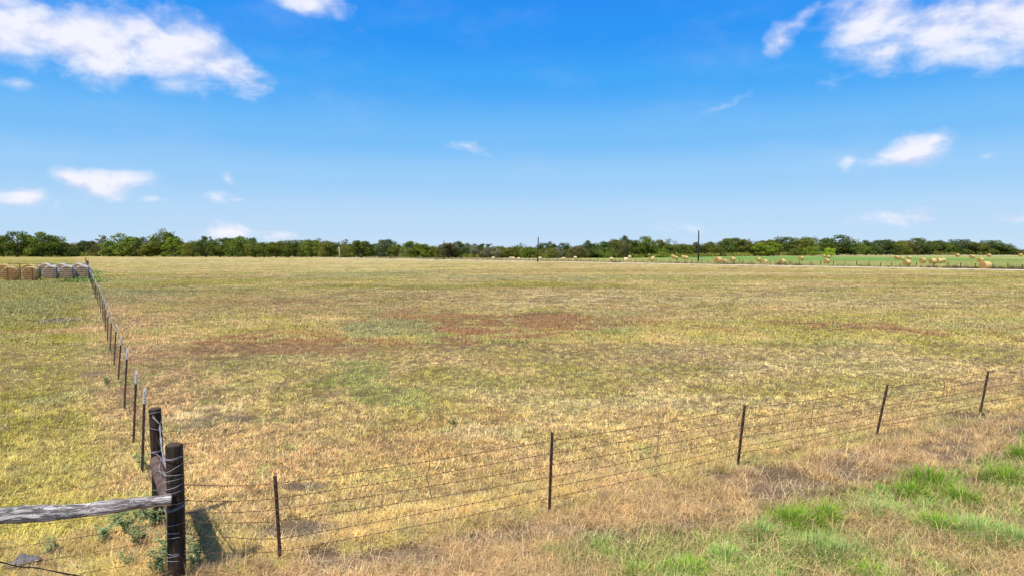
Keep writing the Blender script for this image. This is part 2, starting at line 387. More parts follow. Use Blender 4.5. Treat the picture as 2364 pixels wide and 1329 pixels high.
gc, _, _ = field_colour(X, Y); nearw = 1-sst(Y, 50, 190); set_col(me, blend(gc*(.80-.18*nearw[:, None]), (.15, .098, .052), nearw*.72))
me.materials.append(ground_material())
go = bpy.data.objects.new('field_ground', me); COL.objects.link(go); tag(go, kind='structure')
# ------------------------------------------------------------------ dirt road
road = MB(); L = (rb-ra).length
pts = [ra+rd*s for s in np.linspace(-70, L+150, 60)]
for k, p in enumerate(pts):
    w = 2.0+.25*math.sin(k*1.7)
    road.v += [tuple(p-rn*w+Vector((0, 0, .20))), tuple(p+rn*w+Vector((0, 0, .25)))]
    if k: road.f.append((2*k-2, 2*k-1, 2*k+1, 2*k)); road.m.append(0)
M_DIRT = material('dirt_track', (.80, .65, .47), .95, .12, .8, bump=.3)
tag(road.build('dirt_road', M_DIRT), kind='structure')
# ------------------------------------------------------------------ wood, metal, hay materials
def creosote():
    m = bpy.data.materials.new('creosoted_wood'); m.use_nodes = True; t = NT(m.node_tree); t.n.clear()
    o_ = t.new('ShaderNodeTexCoord').outputs['Object']
    a = t.noise(t.mapping(o_, scale=(14, 14, 1.1)), 1.6, 7, .65, .6); b2 = t.noise(t.mapping(o_, scale=(5, 5, 1.6)), 1.0, 5, .6)
    cr = t.ramp(t.math('ABSOLUTE', t.math('SUBTRACT', a, .5)), .0, .035)
    c = t.mix(t.ramp(b2, .38, .62), (.017, .014, .009, 1), (.052, .028, .017, 1)); c = t.mix(t.ramp(a, .55, .72), c, (.085, .055, .036, 1)); c = t.mix(cr, (.004, .003, .002, 1), c)
    c = t.mix(t.ramp(t.noise(o_, 2.3, 3), .60, .72), c, (.12, .055, .028, 1))
    p = t.new('ShaderNodeBsdfPrincipled'); t.l.new(c, p.inputs['Base Color']); p.inputs['Roughness'].default_value = .7; p.inputs['Specular IOR Level'].default_value = .3
    bn = t.new('ShaderNodeBump'); bn.inputs['Strength'].default_value = 1; bn.inputs['Distance'].default_value = .012
    t.l.new(t.math('ADD', cr, a), bn.inputs['Height']); t.l.new(bn.outputs[0], p.inputs['Normal'])
    o = t.new('ShaderNodeOutputMaterial'); t.l.new(p.outputs[0], o.inputs[0]); return m
M_CREO = creosote()
M_CREOTOP = material('sawn_end_wood', (.10, .062, .042), .85, .5, 14, (1, 1, 1), .5)
M_BRACE = material('brown_brace_wood', (.13, .080, .066), .8, .5, 7, (1, 1, .12), .6, (.06, .035, .03))
def log_material():
    m = bpy.data.materials.new('weathered_cedar'); m.use_nodes = True; t = NT(m.node_tree); t.n.clear()
    tcn = t.new('ShaderNodeTexCoord'); o_ = tcn.outputs['Object']
    a = t.noise(t.mapping(o_, scale=(1.2, 20, 20)), 1.5, 8, .68, .5); b2 = t.noise(t.mapping(o_, scale=(3, 10, 10)), 1.0, 5, .6)
    cr = t.ramp(t.math('ABSOLUTE', t.math('SUBTRACT', a, .5)), .0, .045)
    c = t.mix(t.ramp(b2, .35, .65), (.32, .275, .25, 1), (.74, .675, .64, 1)); c = t.mix(cr, (.19, .155, .14, 1), c)
    c = t.mix(t.ramp(t.noise(o_, 3.0, 3), .55, .7), c, (.36, .30, .27, 1))
    p = t.new('ShaderNodeBsdfPrincipled'); t.l.new(c, p.inputs['Base Color']); p.inputs['Roughness'].default_value = .85
    bn = t.new('ShaderNodeBump'); bn.inputs['Strength'].default_value = 1; bn.inputs['Distance'].default_value = .03
    t.l.new(t.math('ADD', t.math('MULTIPLY', cr, .6), a), bn.inputs['Height']); t.l.new(bn.outputs[0], p.inputs['Normal'])
    o = t.new('ShaderNodeOutputMaterial'); t.l.new(p.outputs[0], o.inputs[0]); return m
M_LOG = log_material()
M_GALV = material('galvanised_wire', (.40, .39, .42), .5, .45, 20)
M_RUST = material('rusty_wire', (.16, .085, .05), .7, .4, 20)
M_TPRUST = material('rusty_steel_post', (.105, .050, .034), .65, .45, 12, col2=(.045, .028, .022), bump=.2)
M_TPDARK = material('dark_green_steel_post', (.040, .042, .036), .6, .35, 12, col2=(.085, .050, .035))
M_WHITE = material('white_paint', (.80, .79, .78), .6, .12, 20)
M_POLE = material('tarred_pole_wood', (.040, .032, .028), .9, .3, 3)
M_POLEPALE = material('bleached_pole_wood', (.45, .40, .34), .9, .2, 3)
# ------------------------------------------------------------------ fences
def t_post(mat, h, tip=None, stud=True):
    b = MB(); b.box((0, 0, h/2-.1), (.044, .010, h+.2)); b.box((0, .020, h/2-.1), (.009, .034, h+.2))
    z = .12
    while stud and z < h-.05: b.box((0, -.011, z), (.013, .014, .018)); z += .055
    return b
def aim(o, base, top):
    """stand o at base with its axis through top"""
    v = Vector(top)-Vector(base); o.rotation_mode = 'QUATERNION'
    q = v.to_track_quat('Z', 'Y'); e = q.to_matrix()
    x = Vector((fd.x, fd.y, 0)); zz = v.normalized(); x = (x-zz*x.dot(zz)).normalized(); y = zz.cross(x)
    o.rotation_quaternion = Matrix((x, y, zz)).transposed().to_quaternion(); o.location = base
rng = random.Random(5)
def strand(b, pts, r=.0042, sag=.02, barb=True, step=.125, brad=.0032, seg=4):
    path = []
    for a, c in zip(pts[:-1], pts[1:]):
        a = Vector(a); c = Vector(c); n = 7
        for i in range(n if c is not pts[-1] else n+1):
            t = i/n; p = a.lerp(c, t); p.z -= sag*4*t*(1-t); path.append(p+Vector((rng.uniform(-1, 1), rng.uniform(-1, 1), rng.uniform(-1, 1)))*.003)
    path.append(Vector(pts[-1])); b.tube(path, r, seg)
    if barb:
        for a, c in zip(path[:-1], path[1:]):
            l = (c-a).length; k = 0.03
            while k < l:
                p = a.lerp(c, k/l)
                for _ in range(2):
                    dv = Vector((rng.uniform(-.5, .5), rng.uniform(-.5, .5), rng.uniform(-1, 1))).normalized()*.017
                    b.tube([p-dv, p+dv], brad, 3, cap=False)
                k += step
# front fence
ff = empty('barbed_wire_fence', CORNER)
tag(ff, 'rusty six-strand barbed wire fence with brown steel posts crossing the front of the field', 'fence')
ff_loc = Matrix.Translation(-CORNER)
def child(o, parent, pl):
    o.parent = parent; o.matrix_parent_inverse = Matrix.Translation(-Vector(pl))
FP = [(648, 1308, 635, 1098), (1268, 1187, 1275, 997), (1703, 1082, 1720, 935), (2023, 1012, 2050, 887), (2262, 962, 2283, 855)]
posts = []
for (bx, by, tx, ty) in FP:
    base = ground(bx, by); top = at_depth(tx, ty, base.y); posts.append((base, top))
last = posts[-1]; nb = last[0]+fd*4.3; posts.append((nb, nb+Vector((.15, 0, 1.15)))) 
for base, top in posts:
    h = (top-base).length; o = t_post(M_TPRUST, h).build('steel_post', M_TPRUST); aim(o, base, top); child(o, ff, CORNER)
rowsw = [(432, [1117, 1153, 1181, 1202, 1230, 1273]), (648, [1108, 1143, 1168, 1195, 1235, 1263]), (1272, [1002.5, 1031, 1057, 1084, 1107, 1132]), (1712, [939, 963, 984, 1004, 1025, 1040]), (2040, [892, 911.5, 933, 950, 969, 978])]
wz = [[plane_pt(px, y).z for y in ys] for px, ys in rowsw]; wz += [wz[-1], wz[-1]]
def on_post(k, z):
    if k == 0: return CORNER+Vector((fd.x*.11, fd.y*.11, z))
    b_, t_ = posts[k-1]; return b_+(t_-b_)*(z/(t_.z-b_.z))+Vector((fnx, fny, 0))*.02
for s in range(6):
    b = MB(); strand(b, [on_post(k, wz[k][s]) for k in range(7)]); child(b.build('barbed_wire', M_RUST), ff, CORNER)
# twisted stays between the posts
for (t0, seq) in (((990, 1040), [(990, 1040), (992, 1075), (985, 1100), (997, 1150)]), ((1522, 975), [(1527, 975), (1521, 995), (1518, 1040), (1512, 1062), (1524, 1082)]),
                  ((1880, 923), [(1884, 922), (1876, 945), (1872, 985), (1848, 1010), (1856, 1028)]), ((2180, 880), [(2182, 878), (2180, 898), (2176, 920), (2163, 938), (2170, 948)])):
    # depth of the fence plane at this x
    px = t0[0]; u = (px-CX)/F
    s = (u*CORNER.y-CORNER.x)/(fd.x-u*fd.y); Yd = CORNER.y+fd.y*s
    b = MB(); b.tube([at_depth(a, c, Yd-.01) for a, c in seq], .0055, 5); child(b.build('wire_stay', M_RUST), ff, CORNER)
# left run of the front fence, beyond the corner (towards the left edge)
lf_end = CORNER-fd*3.1
lw = empty('barbed_wire_fence', CORNER-fd*.2)
tag(lw, 'thin barbed wires running from the corner post behind the grey log to the picture edge', 'fence')
for r0_, r1_ in ((1094, 1153), (1172, 1215), (1208, 1262), (1244, 1305), (1290, 1345)):
    z0, zl = plane_pt(390, r0_).z, plane_pt(0, r1_).z; z1 = z0+(zl-z0)*1.7
    b = MB(); strand(b, [CORNER-fd*.11+Vector((0, .02, z0)), lf_end+Vector((0, 0, z1))], .0024, .02, barb=False); child(b.build('barbed_wire', M_RUST), lw, CORNER-fd*.2)
# left fence
LP = [(328, 1095, 334, 898), (308, 1022, 315, 857), (287, 943, 294, 805), (273, 879, 280, 779), (263, 844, 269, 749), (254, 809, 258, 733), (248, 787, 249.5, 716), (243, 763, 245, 704), (239.5, 748, 241.5, 694), (236, 735, 238, 687), (232, 722, 234, 679)]
lposts = []
for (bx, by, tx, ty) in LP:
    base = ground(bx, by); top = at_depth(tx, ty, base.y); top.z = min(max(top.z, 1.38), 1.56); lposts.append((base, top))
b0 = lposts[-1][0]; end = ground(207, 647); k = 1
seg_d = (end-b0); nseg = int(seg_d.length/4.4)
for k in range(1, nseg+1):
    p = b0+seg_d*(k/nseg); lposts.append((p, p+Vector((rng.uniform(-.02, .14), 0, 1.47))))
far_end = ground(197, 601); seg2 = far_end-end; n2 = 46
for k in range(1, n2+1):
    p = end+seg2*(k/n2); lposts.append((p, p+Vector((rng.uniform(-.05, .1), 0, 1.45))))
lfn = empty('steel_post_fence', CORNER+ld*2.4); LFO = CORNER+ld*2.4
tag(lfn, 'long wire fence of dark steel posts with white tips running away to the trees', 'fence')
tp_mesh = {}
for i_, (base, top) in enumerate(lposts):
    h = (top-base).length
    if i_ < 11: o = t_post(M_TPDARK, h).build('steel_post', M_TPDARK)
    else:
        if 'far' not in tp_mesh: tp_mesh['far'] = t_post(M_TPDARK, 1.47, stud=False).build('steel_post', M_TPDARK); o = tp_mesh['far']
        else: o = tp_mesh['far'].copy(); COL.objects.link(o)
    aim(o, base, top); child(o, lfn, LFO)
    tl = .27
    if i_ < 34:
        key = 'tip' if i_ >= 11 else None
        if key is None or 'tip' not in tp_mesh:
            hh = h if i_ < 11 else 1.47
            b = MB(); b.box((0, -.001, hh-tl/2+.012), (.050, .015, tl)); b.box((0, .022, hh-tl/2+.012), (.014, .038, tl)); tip = b.build('white_tip', M_WHITE)
            if key: tp_mesh['tip'] = tip
        else: tip = tp_mesh['tip'].copy(); COL.objects.link(tip)
        tip.parent = o
for z in (1.32, 1.08, .86, .62, .36):
    b = MB(); pts_ = [CORNER+ld*.1+Vector((0, 0, z)), CORNER+ld*2.2+Vector((0, 0, z))]+[b_+(t_-b_)*(z/1.47) for b_, t_ in lposts[:40]]
    path = [p.copy() for p in pts_]; b.tube(path, .0035, 3)
    child(b.build('fence_wire', M_RUST), lfn, LFO)
# wire mesh (sheep netting) on the left fence shows as thin vertical wires near the first posts
b = MB()
for k in range(0, 8):
    A, B = lposts[k][0], lposts[k+1][0]
    n = int((B-A).length/.3)
    for j in range(n):
        p = A.lerp(B, j/n); b.tube([p+Vector((0, 0, .05)), p+Vector((.01, 0, 1.1))], .0016, 3, cap=False)
child(b.build('stay_wires', M_RUST), lfn, LFO)
# ------------------------------------------------------------------ corner brace
cb = empty('corner_brace', CORNER)
tag(cb, 'wooden fence corner of two dark posts, a grey log rail and many wire wraps', 'fence corner')
P2 = ground(365, 1209)
def wood_post(name, base, r, h, mats, seed):
    b = MB(); n = 26; rr = random.Random(seed); ph = [rr.uniform(0, 6) for _ in range(6)]
    seg = 28
    def jit(i, k):
        th = k/seg*6.283
        return 1+.035*math.sin(th*2+ph[0])+.02*math.sin(th*5+ph[1]+i*.05)+.015*math.sin(th*11+ph[2])+rr.uniform(-.012, .012)
    zs = [-.2+(h+.2)*i/(n-1) for i in range(n)]
    pts = [(.012*math.sin(z*1.3+ph[3]), .01*math.sin(z*1.7+ph[4]), z) for z in zs]
    rad = [r*(1.03-.05*i/(n-1)) for i in range(n)]
    b.tube(pts, rad, seg, 0, cap=False, jit=jit)
    # worn top: a rounded rim then a rough sawn face
    o0 = len(b.v)-seg; c = Vector(pts[-1]); ring = [Vector(v) for v in b.v[o0:]]
    r1 = [c+(v-c)*.93+Vector((0, 0, .014)) for v in ring]; r2 = [c+(v-c)*.55+Vector((0, 0, .017+rr.uniform(-.006, .004))) for v in ring]
    o1 = len(b.v); b.v += [tuple(v) for v in r1]+[tuple(v) for v in r2]+[tuple(c+Vector((0, 0, .010)))]
    for k in range(seg):
        k2 = (k+1) % seg
        b.f.append((o0+k, o0+k2, o1+k2, o1+k)); b.m.append(0)
        b.f.append((o1+k, o1+k2, o1+seg+k2, o1+seg+k)); b.m.append(1)
        b.f.append((o1+seg+k, o1+seg+k2, o1+2*seg)); b.m.append(1)
    o = b.build(name, mats, smooth=True, loc=base); o.parent = cb; o.matrix_parent_inverse = Matrix.Translation(-CORNER); return o
cp = wood_post('corner_post', CORNER, .098, at_depth(408, 1028, CORNER.y).z, [M_CREO, M_CREOTOP], 2)
bp = wood_post('brace_post', P2, .084, at_depth(365, 944, P2.y).z, [M_CREO, M_CREOTOP], 4)
end_post = wood_post('end_post', CORNER-fd*2.75, .095, 1.6, [M_CREO, M_CREOTOP], 8)
def wraps(post, r, spec, seed):
    rr = random.Random(seed)
    for (z, tilt, n) in spec:
        b = MB()
        for q in range(n):
            a0 = rr.uniform(0, 6); zz = z+q*.006; R1 = r*1.10+.003
            pts = []
            for k in range(33*n if q == 0 else 0):
                th = k/32*2*math.pi; pts.append((R1*math.cos(th)*(1+.01*math.sin(3*th+a0)), R1*math.sin(th), zz+.011*k/32+tilt*math.cos(th)+.006*math.sin(2*th+a0)))
            if pts: b.tube(pts, .0030, 5, cap=False)
        b.build('wire_wrap', M_GALV, post, True)
def rowz(row, P): return at_depth(400, row, P.y-.09).z
wraps(cp, .098, [(rowz(r_, CORNER), t_, n_) for r_, t_, n_ in ((1061, 0, 2), (1087, .05, 1), (1098, -.01, 1), (1111, .012, 1), (1128, .035, 1), (1139, .02, 1), (1165, .003, 1), (1180, .02, 3), (1213, .0, 1), (1233, 0, 2), (1243, 0, 1), (1279, 0, 1), (1286, .01, 1), (1296, 0, 1))], 3)
wraps(bp, .084, [(rowz(r_, P2), t_, n_) for r_, t_, n_ in ((955, .008, 1), (991, -.03, 1), (1046, .012, 2), (1086, 0, 1))], 5)
# twisted brace wire from the top of the back post down towards the corner post
def w3(px, py, Y): return at_depth(px, py, Y*.979)
b = MB()
tw = [(369, 978, 10.06), (369.5, 990, 10.05), (371, 1010, 10.0), (374, 1040, 9.9), (379, 1062, 9.6), (386, 1082, 9.1), (392, 1093, 8.35)]
tp = [w3(*q_) for q_ in tw]
b.tube(tp, .007, 6)
for off in (.018, -.016): b.tube([p+Vector((off*math.sin(i*1.9), 0, off*math.cos(i*2.3))) for i, p in enumerate(tp)], .0045, 5)
for seq in ([(352, 958, 10.1), (362, 970, 10.05), (369, 978, 10.04), (377, 963, 10.08)], [(352, 962, 10.1), (366, 976, 10.04)], [(352, 1046, 10.07), (362, 1047, 10.05), (371, 1056, 9.9), (380, 1074, 9.5), (390, 1090, 8.4)],
            [(353, 1084, 10.0), (369, 1131, 9.3), (392, 1128, 8.2)], [(353, 1130, 10.0), (370, 1132, 9.2), (390, 1115, 8.2)], [(372, 1056, 9.8), (366, 1086, 9.6), (362, 1110, 9.4)], [(358, 1085, 9.7), (392, 1092, 8.2)],
            [(372, 1070, 9.7), (382, 1098, 9.2), (390, 1105, 8.5)], [(377, 1040, 9.8), (384, 1060, 9.5), (390, 1084, 8.7)], [(365, 1100, 9.5), (380, 1078, 9.4), (388, 1072, 8.9)], [(360, 1100, 9.6), (375, 1092, 9.4), (391, 1098, 8.5)], [(366, 1075, 9.7), (372, 1096, 9.3), (366, 1112, 9.2)]):
    b.tube([w3(*q_) for q_ in seq], .0032, 5)
o = b.build('brace_wire', M_GALV); child(o, cb, CORNER)
for k in range(6):   # cut tails sticking out of the corner post
    z = (1.49, 1.22, .80, .66, .42, .28)[k]; p = CORNER+Vector((.10, -.02, z)); b = MB()
    b.tube([p, p+Vector((.06, 0, .01)), p+Vector((.11+.02*k % .05, -.02, .03))], .0035, 4)
    child(b.build('wire_tail', M_RUST), cb, CORNER)
# brown round brace between the two posts
def gnarly(name, a, c, r0, r1, mat, seed, seg=22, n=60, amp=.06, bend=.03, knots=0, parent=cb):
    rr = random.Random(seed); a = Vector(a); c = Vector(c); Lg = (c-a).length; ph = [rr.uniform(0, 6) for _ in range(8)]
    kn = [(rr.uniform(.05, .95), rr.uniform(0, 6.28), rr.uniform(.12, .3)) for _ in range(knots)]
    pts = []; rad = []
    for i in range(n):
        t = i/(n-1); x = t*Lg
        pts.append((x, bend*math.sin(t*5+ph[0])+.3*bend*math.sin(t*17+ph[1]), bend*math.sin(t*4+ph[2])+.35*bend*math.sin(t*13+ph[3])))
        rad.append((r0+(r1-r0)*t)*(1+amp*.7*math.sin(t*23+ph[4])+amp*.4*math.sin(t*61+ph[5])))
    def jit(i, k):
        t = i/(n-1); th = k/seg*6.283
        v = 1+amp*math.sin(th*3+ph[6]+t*4)+amp*.6*math.sin(th*7+t*9)+rr.uniform(-.018, .018)
        for (kt, kth, ks) in kn:
            dd = ((t-kt)*Lg/.05)**2+(math.remainder(th-kth, 6.283)/.5)**2; v += ks*math.exp(-dd)
        return v
    b = MB(); b.tube(pts, rad, seg, 0, True, jit); o = b.build(name, mat, None, True)
    x = (c-a).normalized(); y = Vector((0, 0, 1)).cross(x).normalized(); z = x.cross(y)
    o.matrix_world = Matrix.Translation(a) @ Matrix((x, y, z)).transposed().to_4x4()
    o.parent = parent; o.matrix_parent_inverse = Matrix.Translation(-CORNER); return o
gnarly('brace_rail', P2+Vector((.04, -.06, .93)), CORNER+Vector((-.04, .09, .90)), .105, .10, M_BRACE, 4, bend=.008, amp=.03)
l0 = plane_pt(396, 1147, .14); l1 = plane_pt(0, 1195, .10); l1 = l0+(l1-l0)*1.45
lg = gnarly('log_rail', l0, l1, .060, .100, M_LOG, 14, seg=30, n=130, amp=.075, bend=.026, knots=16)
# ------------------------------------------------------------------ grey stub hanging on the lower wires at the left edge
rock = MB(); rr = random.Random(3); nlat, nlon = 12, 18
for i in range(nlat+1):
    for j in range(nlon):
        la = math.pi*i/nlat; lo = 2*math.pi*j/nlon
        v = Vector((math.sin(la)*math.cos(lo)*.215, math.sin(la)*math.sin(lo)*.10, math.cos(la)*.095))
        v *= 1+.16*math.sin(v.x*31+1)+.13*math.sin(v.y*40+v.x*18)+rr.uniform(-.04, .04); rock.v.append(tuple(v))
for i in range(nlat):
    for j in range(nlon):
        rock.f.append((i*nlon+j, i*nlon+(j+1) % nlon, (i+1)*nlon+(j+1) % nlon, (i+1)*nlon+j)); rock.m.append(0)
M_ROCK = material('grey_limestone', (.19, .18, .21), .9, .55, 16, bump=.9, detail=8)
rp = ground(50, 1314); ro = rock.build('rock', M_ROCK, None, True, loc=(rp.x, rp.y, zat(rp.x, rp.y)+.05)); ro.rotation_euler = (0, -.22, .25)
tag(ro, 'pale grey rock lying in the grass behind the low wires', 'rock')
b = MB()
for seq in ([(-30, 1290), (0, 1297), (40, 1306), (90, 1311), (140, 1320), (200, 1331), (240, 1338)], [(-30, 1298), (0, 1295), (45, 1308), (85, 1309), (150, 1324), (210, 1334)]):
    b.tube([at_depth(x, y, 7.45+.5*(x/300)) for x, y in seq], .0050, 5)
b.tube([at_depth(x, y, 7.5) for x, y in ((-20, 1318), (30, 1309), (60, 1302), (100, 1290))], .003, 4)
child(b.build('brace_wire', M_TPDARK), lw, CORNER-fd*.2)
# ------------------------------------------------------------------ utility poles
def pole(px, by, ty, r, mat, label, lean=0.0, cap=None):
    g_ = ground(px, by); top = at_depth(px, ty, g_.y); h = top.z
    o = empty('utility_pole', g_)
    b = MB(); b.tube([(0, 0, -.3), (0, 0, h*.5), (lean, 0, h)], [r*1.15, r, r*.82], 12); b.build('shaft', mat, o, True)
    b = MB(); b.tube([(lean, 0, h), (lean, 0, h+.10), (lean, 0, h+.22)], [.06, .09, .05], 8); b.build('insulator', cap or mat, o, True)
    return tag(o, label, 'pole', 'utility poles along the dirt road')
pole(1612, 610, 533, .22, M_POLE, 'tallest dark utility pole, standing beside the dirt road among the hay bales', 0, M_GALV)
pole(1241.5, 605, 548.5, .22, M_POLE, 'dark utility pole in the middle, second tallest, beside the dirt road', .2)
pole(1024, 600.5, 556, .21, M_POLE, 'dark utility pole standing by the small metal gate', .2)
pole(884, 598, 558, .20, M_POLE, 'dark utility pole in front of the blue-green round tree')
pole(784, 596.5, 571, .27, M_POLEPALE, 'short bleached pale utility pole before the treeline', -.4, M_WHITE)
# ------------------------------------------------------------------ far gate, marker posts
g_ = ground(1016, 600.5); gt = empty('field_gate', g_)
tag(gt, 'low brown metal gate beside a dark utility pole at the field edge', 'gate')
for x in (-2.1, 2.1):
    b = MB(); b.tube([(x, 0, -.2), (x, 0, 1.5)], .10, 8); b.build('gate_post', M_POLE, gt)
b = MB()
for z in (.25, .75, 1.3): b.tube([(-2.0, 0, z), (2.0, 0, z)], .05, 6)
b.build('gate_rails', M_TPRUST, gt)
# ------------------------------------------------------------------ hay bales
def hay_material(name, c1, c2, spiral=True):
    m = bpy.data.materials.new(name); m.use_nodes = True; t = NT(m.node_tree); t.n.clear()
    tcn = t.new('ShaderNodeTexCoord'); o_ = tcn.outputs['Object']
    n1 = t.noise(o_, 9, 6, .7)
    if spiral:
        s_ = t.new('ShaderNodeSeparateXYZ'); t.l.new(o_, s_.inputs[0])
        rad = t.math('SQRT', t.math('ADD', t.math('MULTIPLY', s_.outputs[0], s_.outputs[0]), t.math('MULTIPLY', s_.outputs[2], s_.outputs[2])))
        ring = t.math('SINE', t.math('MULTIPLY', t.math('ADD', rad, t.math('MULTIPLY', n1, .12)), 44))
        n1 = t.math('ADD', t.math('MULTIPLY', n1, .7), t.math('MULTIPLY_ADD', ring, .10, .15))
    else: n1 = t.math('ADD', t.math('MULTIPLY', n1, .6), t.math('MULTIPLY', t.noise(t.mapping(o_, scale=(1, 12, 1)), 3, 3), .4))
    c = t.mix(t.ramp(n1, .32, .66), tuple(c1)+(1,), tuple(c2)+(1,))
    b_ = t.new('ShaderNodeBsdfPrincipled'); t.l.new(c, b_.inputs['Base Color']); b_.inputs['Roughness'].default_value = .9; b_.inputs['Specular IOR Level'].default_value = .15
    bn = t.new('ShaderNodeBump'); bn.inputs['Strength'].default_value = 1; bn.inputs['Distance'].default_value = .08
    t.l.new(n1, bn.inputs['Height']); t.l.new(bn.outputs[0], b_.inputs['Normal'])
    o = t.new('ShaderNodeOutputMaterial'); t.l.new(b_.outputs[0], o.inputs[0]); return m
M_HAYE = hay_material('hay_end', (.19, .105, .038), (.39, .24, .085)); M_HAYS = hay_material('hay_side', (.46, .32, .11), (.70, .53, .23), False)
M_HAYE2 = hay_material('old_hay_end', (.19, .12, .07), (.42, .29, .19)); M_NET = hay_material('net_wrap', (.42, .40, .40), (.70, .67, .66), False)
M_HAYEP = hay_material('pale_hay_end', (.36, .24, .12), (.60, .44, .25)); M_HAYSP = hay_material('pale_hay_side', (.54, .40, .20), (.76, .61, .37), False)
def bale_mesh(seed, Lb=1.5, Rr=.875, me_=M_HAYE, ms=M_HAYS, net=False):
    rr = random.Random(seed); seg = 36; ph = [rr.uniform(0, 6) for _ in range(4)]
    def prof(th, k): 
        r = Rr*(1+.018*math.sin(3*th+ph[0])+.012*math.sin(7*th+ph[1]+k))+rr.uniform(-.008, .008)
        z = r*math.sin(th); z = max(z, -Rr*.93)               # settled flat on the ground
        return r*math.cos(th), z+Rr*.93
    side = MB(); ys = [-Lb/2, -Lb/2+.06, -Lb/4, 0, Lb/4, Lb/2-.06, Lb/2]; sc = [.955, 1, 1.005, 1, 1.005, 1, .955]
    for i, (y, s_) in enumerate(zip(ys, sc)):
        for k in range(seg):
            x, z = prof(2*math.pi*k/seg, i); side.v.append((x*s_, y, (z-Rr*.93)*s_+Rr*.93))
    for i in range(6):
        for k in range(seg): side.f.append((i*seg+k, i*seg+(k+1) % seg, (i+1)*seg+(k+1) % seg, (i+1)*seg+k)); side.m.append(0)
    ends = []
    for e, i in ((-1, 0), (1, 6)):
        en = MB(); ring = side.v[i*seg:(i+1)*seg]; cz = Rr*.93; lay = [1, .8, .6, .4, .2]
        for q_, l in enumerate(lay):
            for v in ring: en.v.append((v[0]*l, v[1]+e*(.035*math.sqrt(1-l*l)+(rr.uniform(0, .02) if q_ else 0)), cz+(v[2]-cz)*l))
        en.v.append((0, ring[0][1]+e*.03, cz))
        for q_ in range(4):
            for k in range(seg):
                f = (q_*seg+k, q_*seg+(k+1) % seg, (q_+1)*seg+(k+1) % seg, (q_+1)*seg+k); en.f.append(f if e < 0 else f[::-1]); en.m.append(0)
        for k in range(seg):
            f = (4*seg+k, 4*seg+(k+1) % seg, 5*seg); en.f.append(f if e < 0 else f[::-1]); en.m.append(0)
        ends.append(en)
    return side, ends
def make_bale(seed, me_, ms, wrap=None):
    o = empty('hay_bale', (0, 0, 0)); side, ends = bale_mesh(seed)
    sd = side.build('wrapped_side' if wrap else 'rolled_side', ms, o, True)
    for e in ends: e.build('bale_end', me_, o, True)
    reg(o); return o
protoG = [make_bale(s, M_HAYE, M_HAYS) for s in (1, 2, 3)]
protoP = [make_bale(s, M_HAYEP, M_HAYSP) for s in (6, 7)]
protoN = [make_bale(s, M_HAYE2, M_NET, True) for s in (9, 10)]
used_p = set()
def place_bale(protos, k, loc, rz, sc, label, group):
    p = protos[k % len(protos)]
    if p.name in used_p: o = copy_tree(p)
    else: used_p.add(p.name); o = p
    o.location = loc; o.rotation_euler = (0, 0, rz); o.scale = (sc,)*3
    tag(o, label, 'hay bale', group); return o
GB = 'round hay bales scattered over the field across the road'
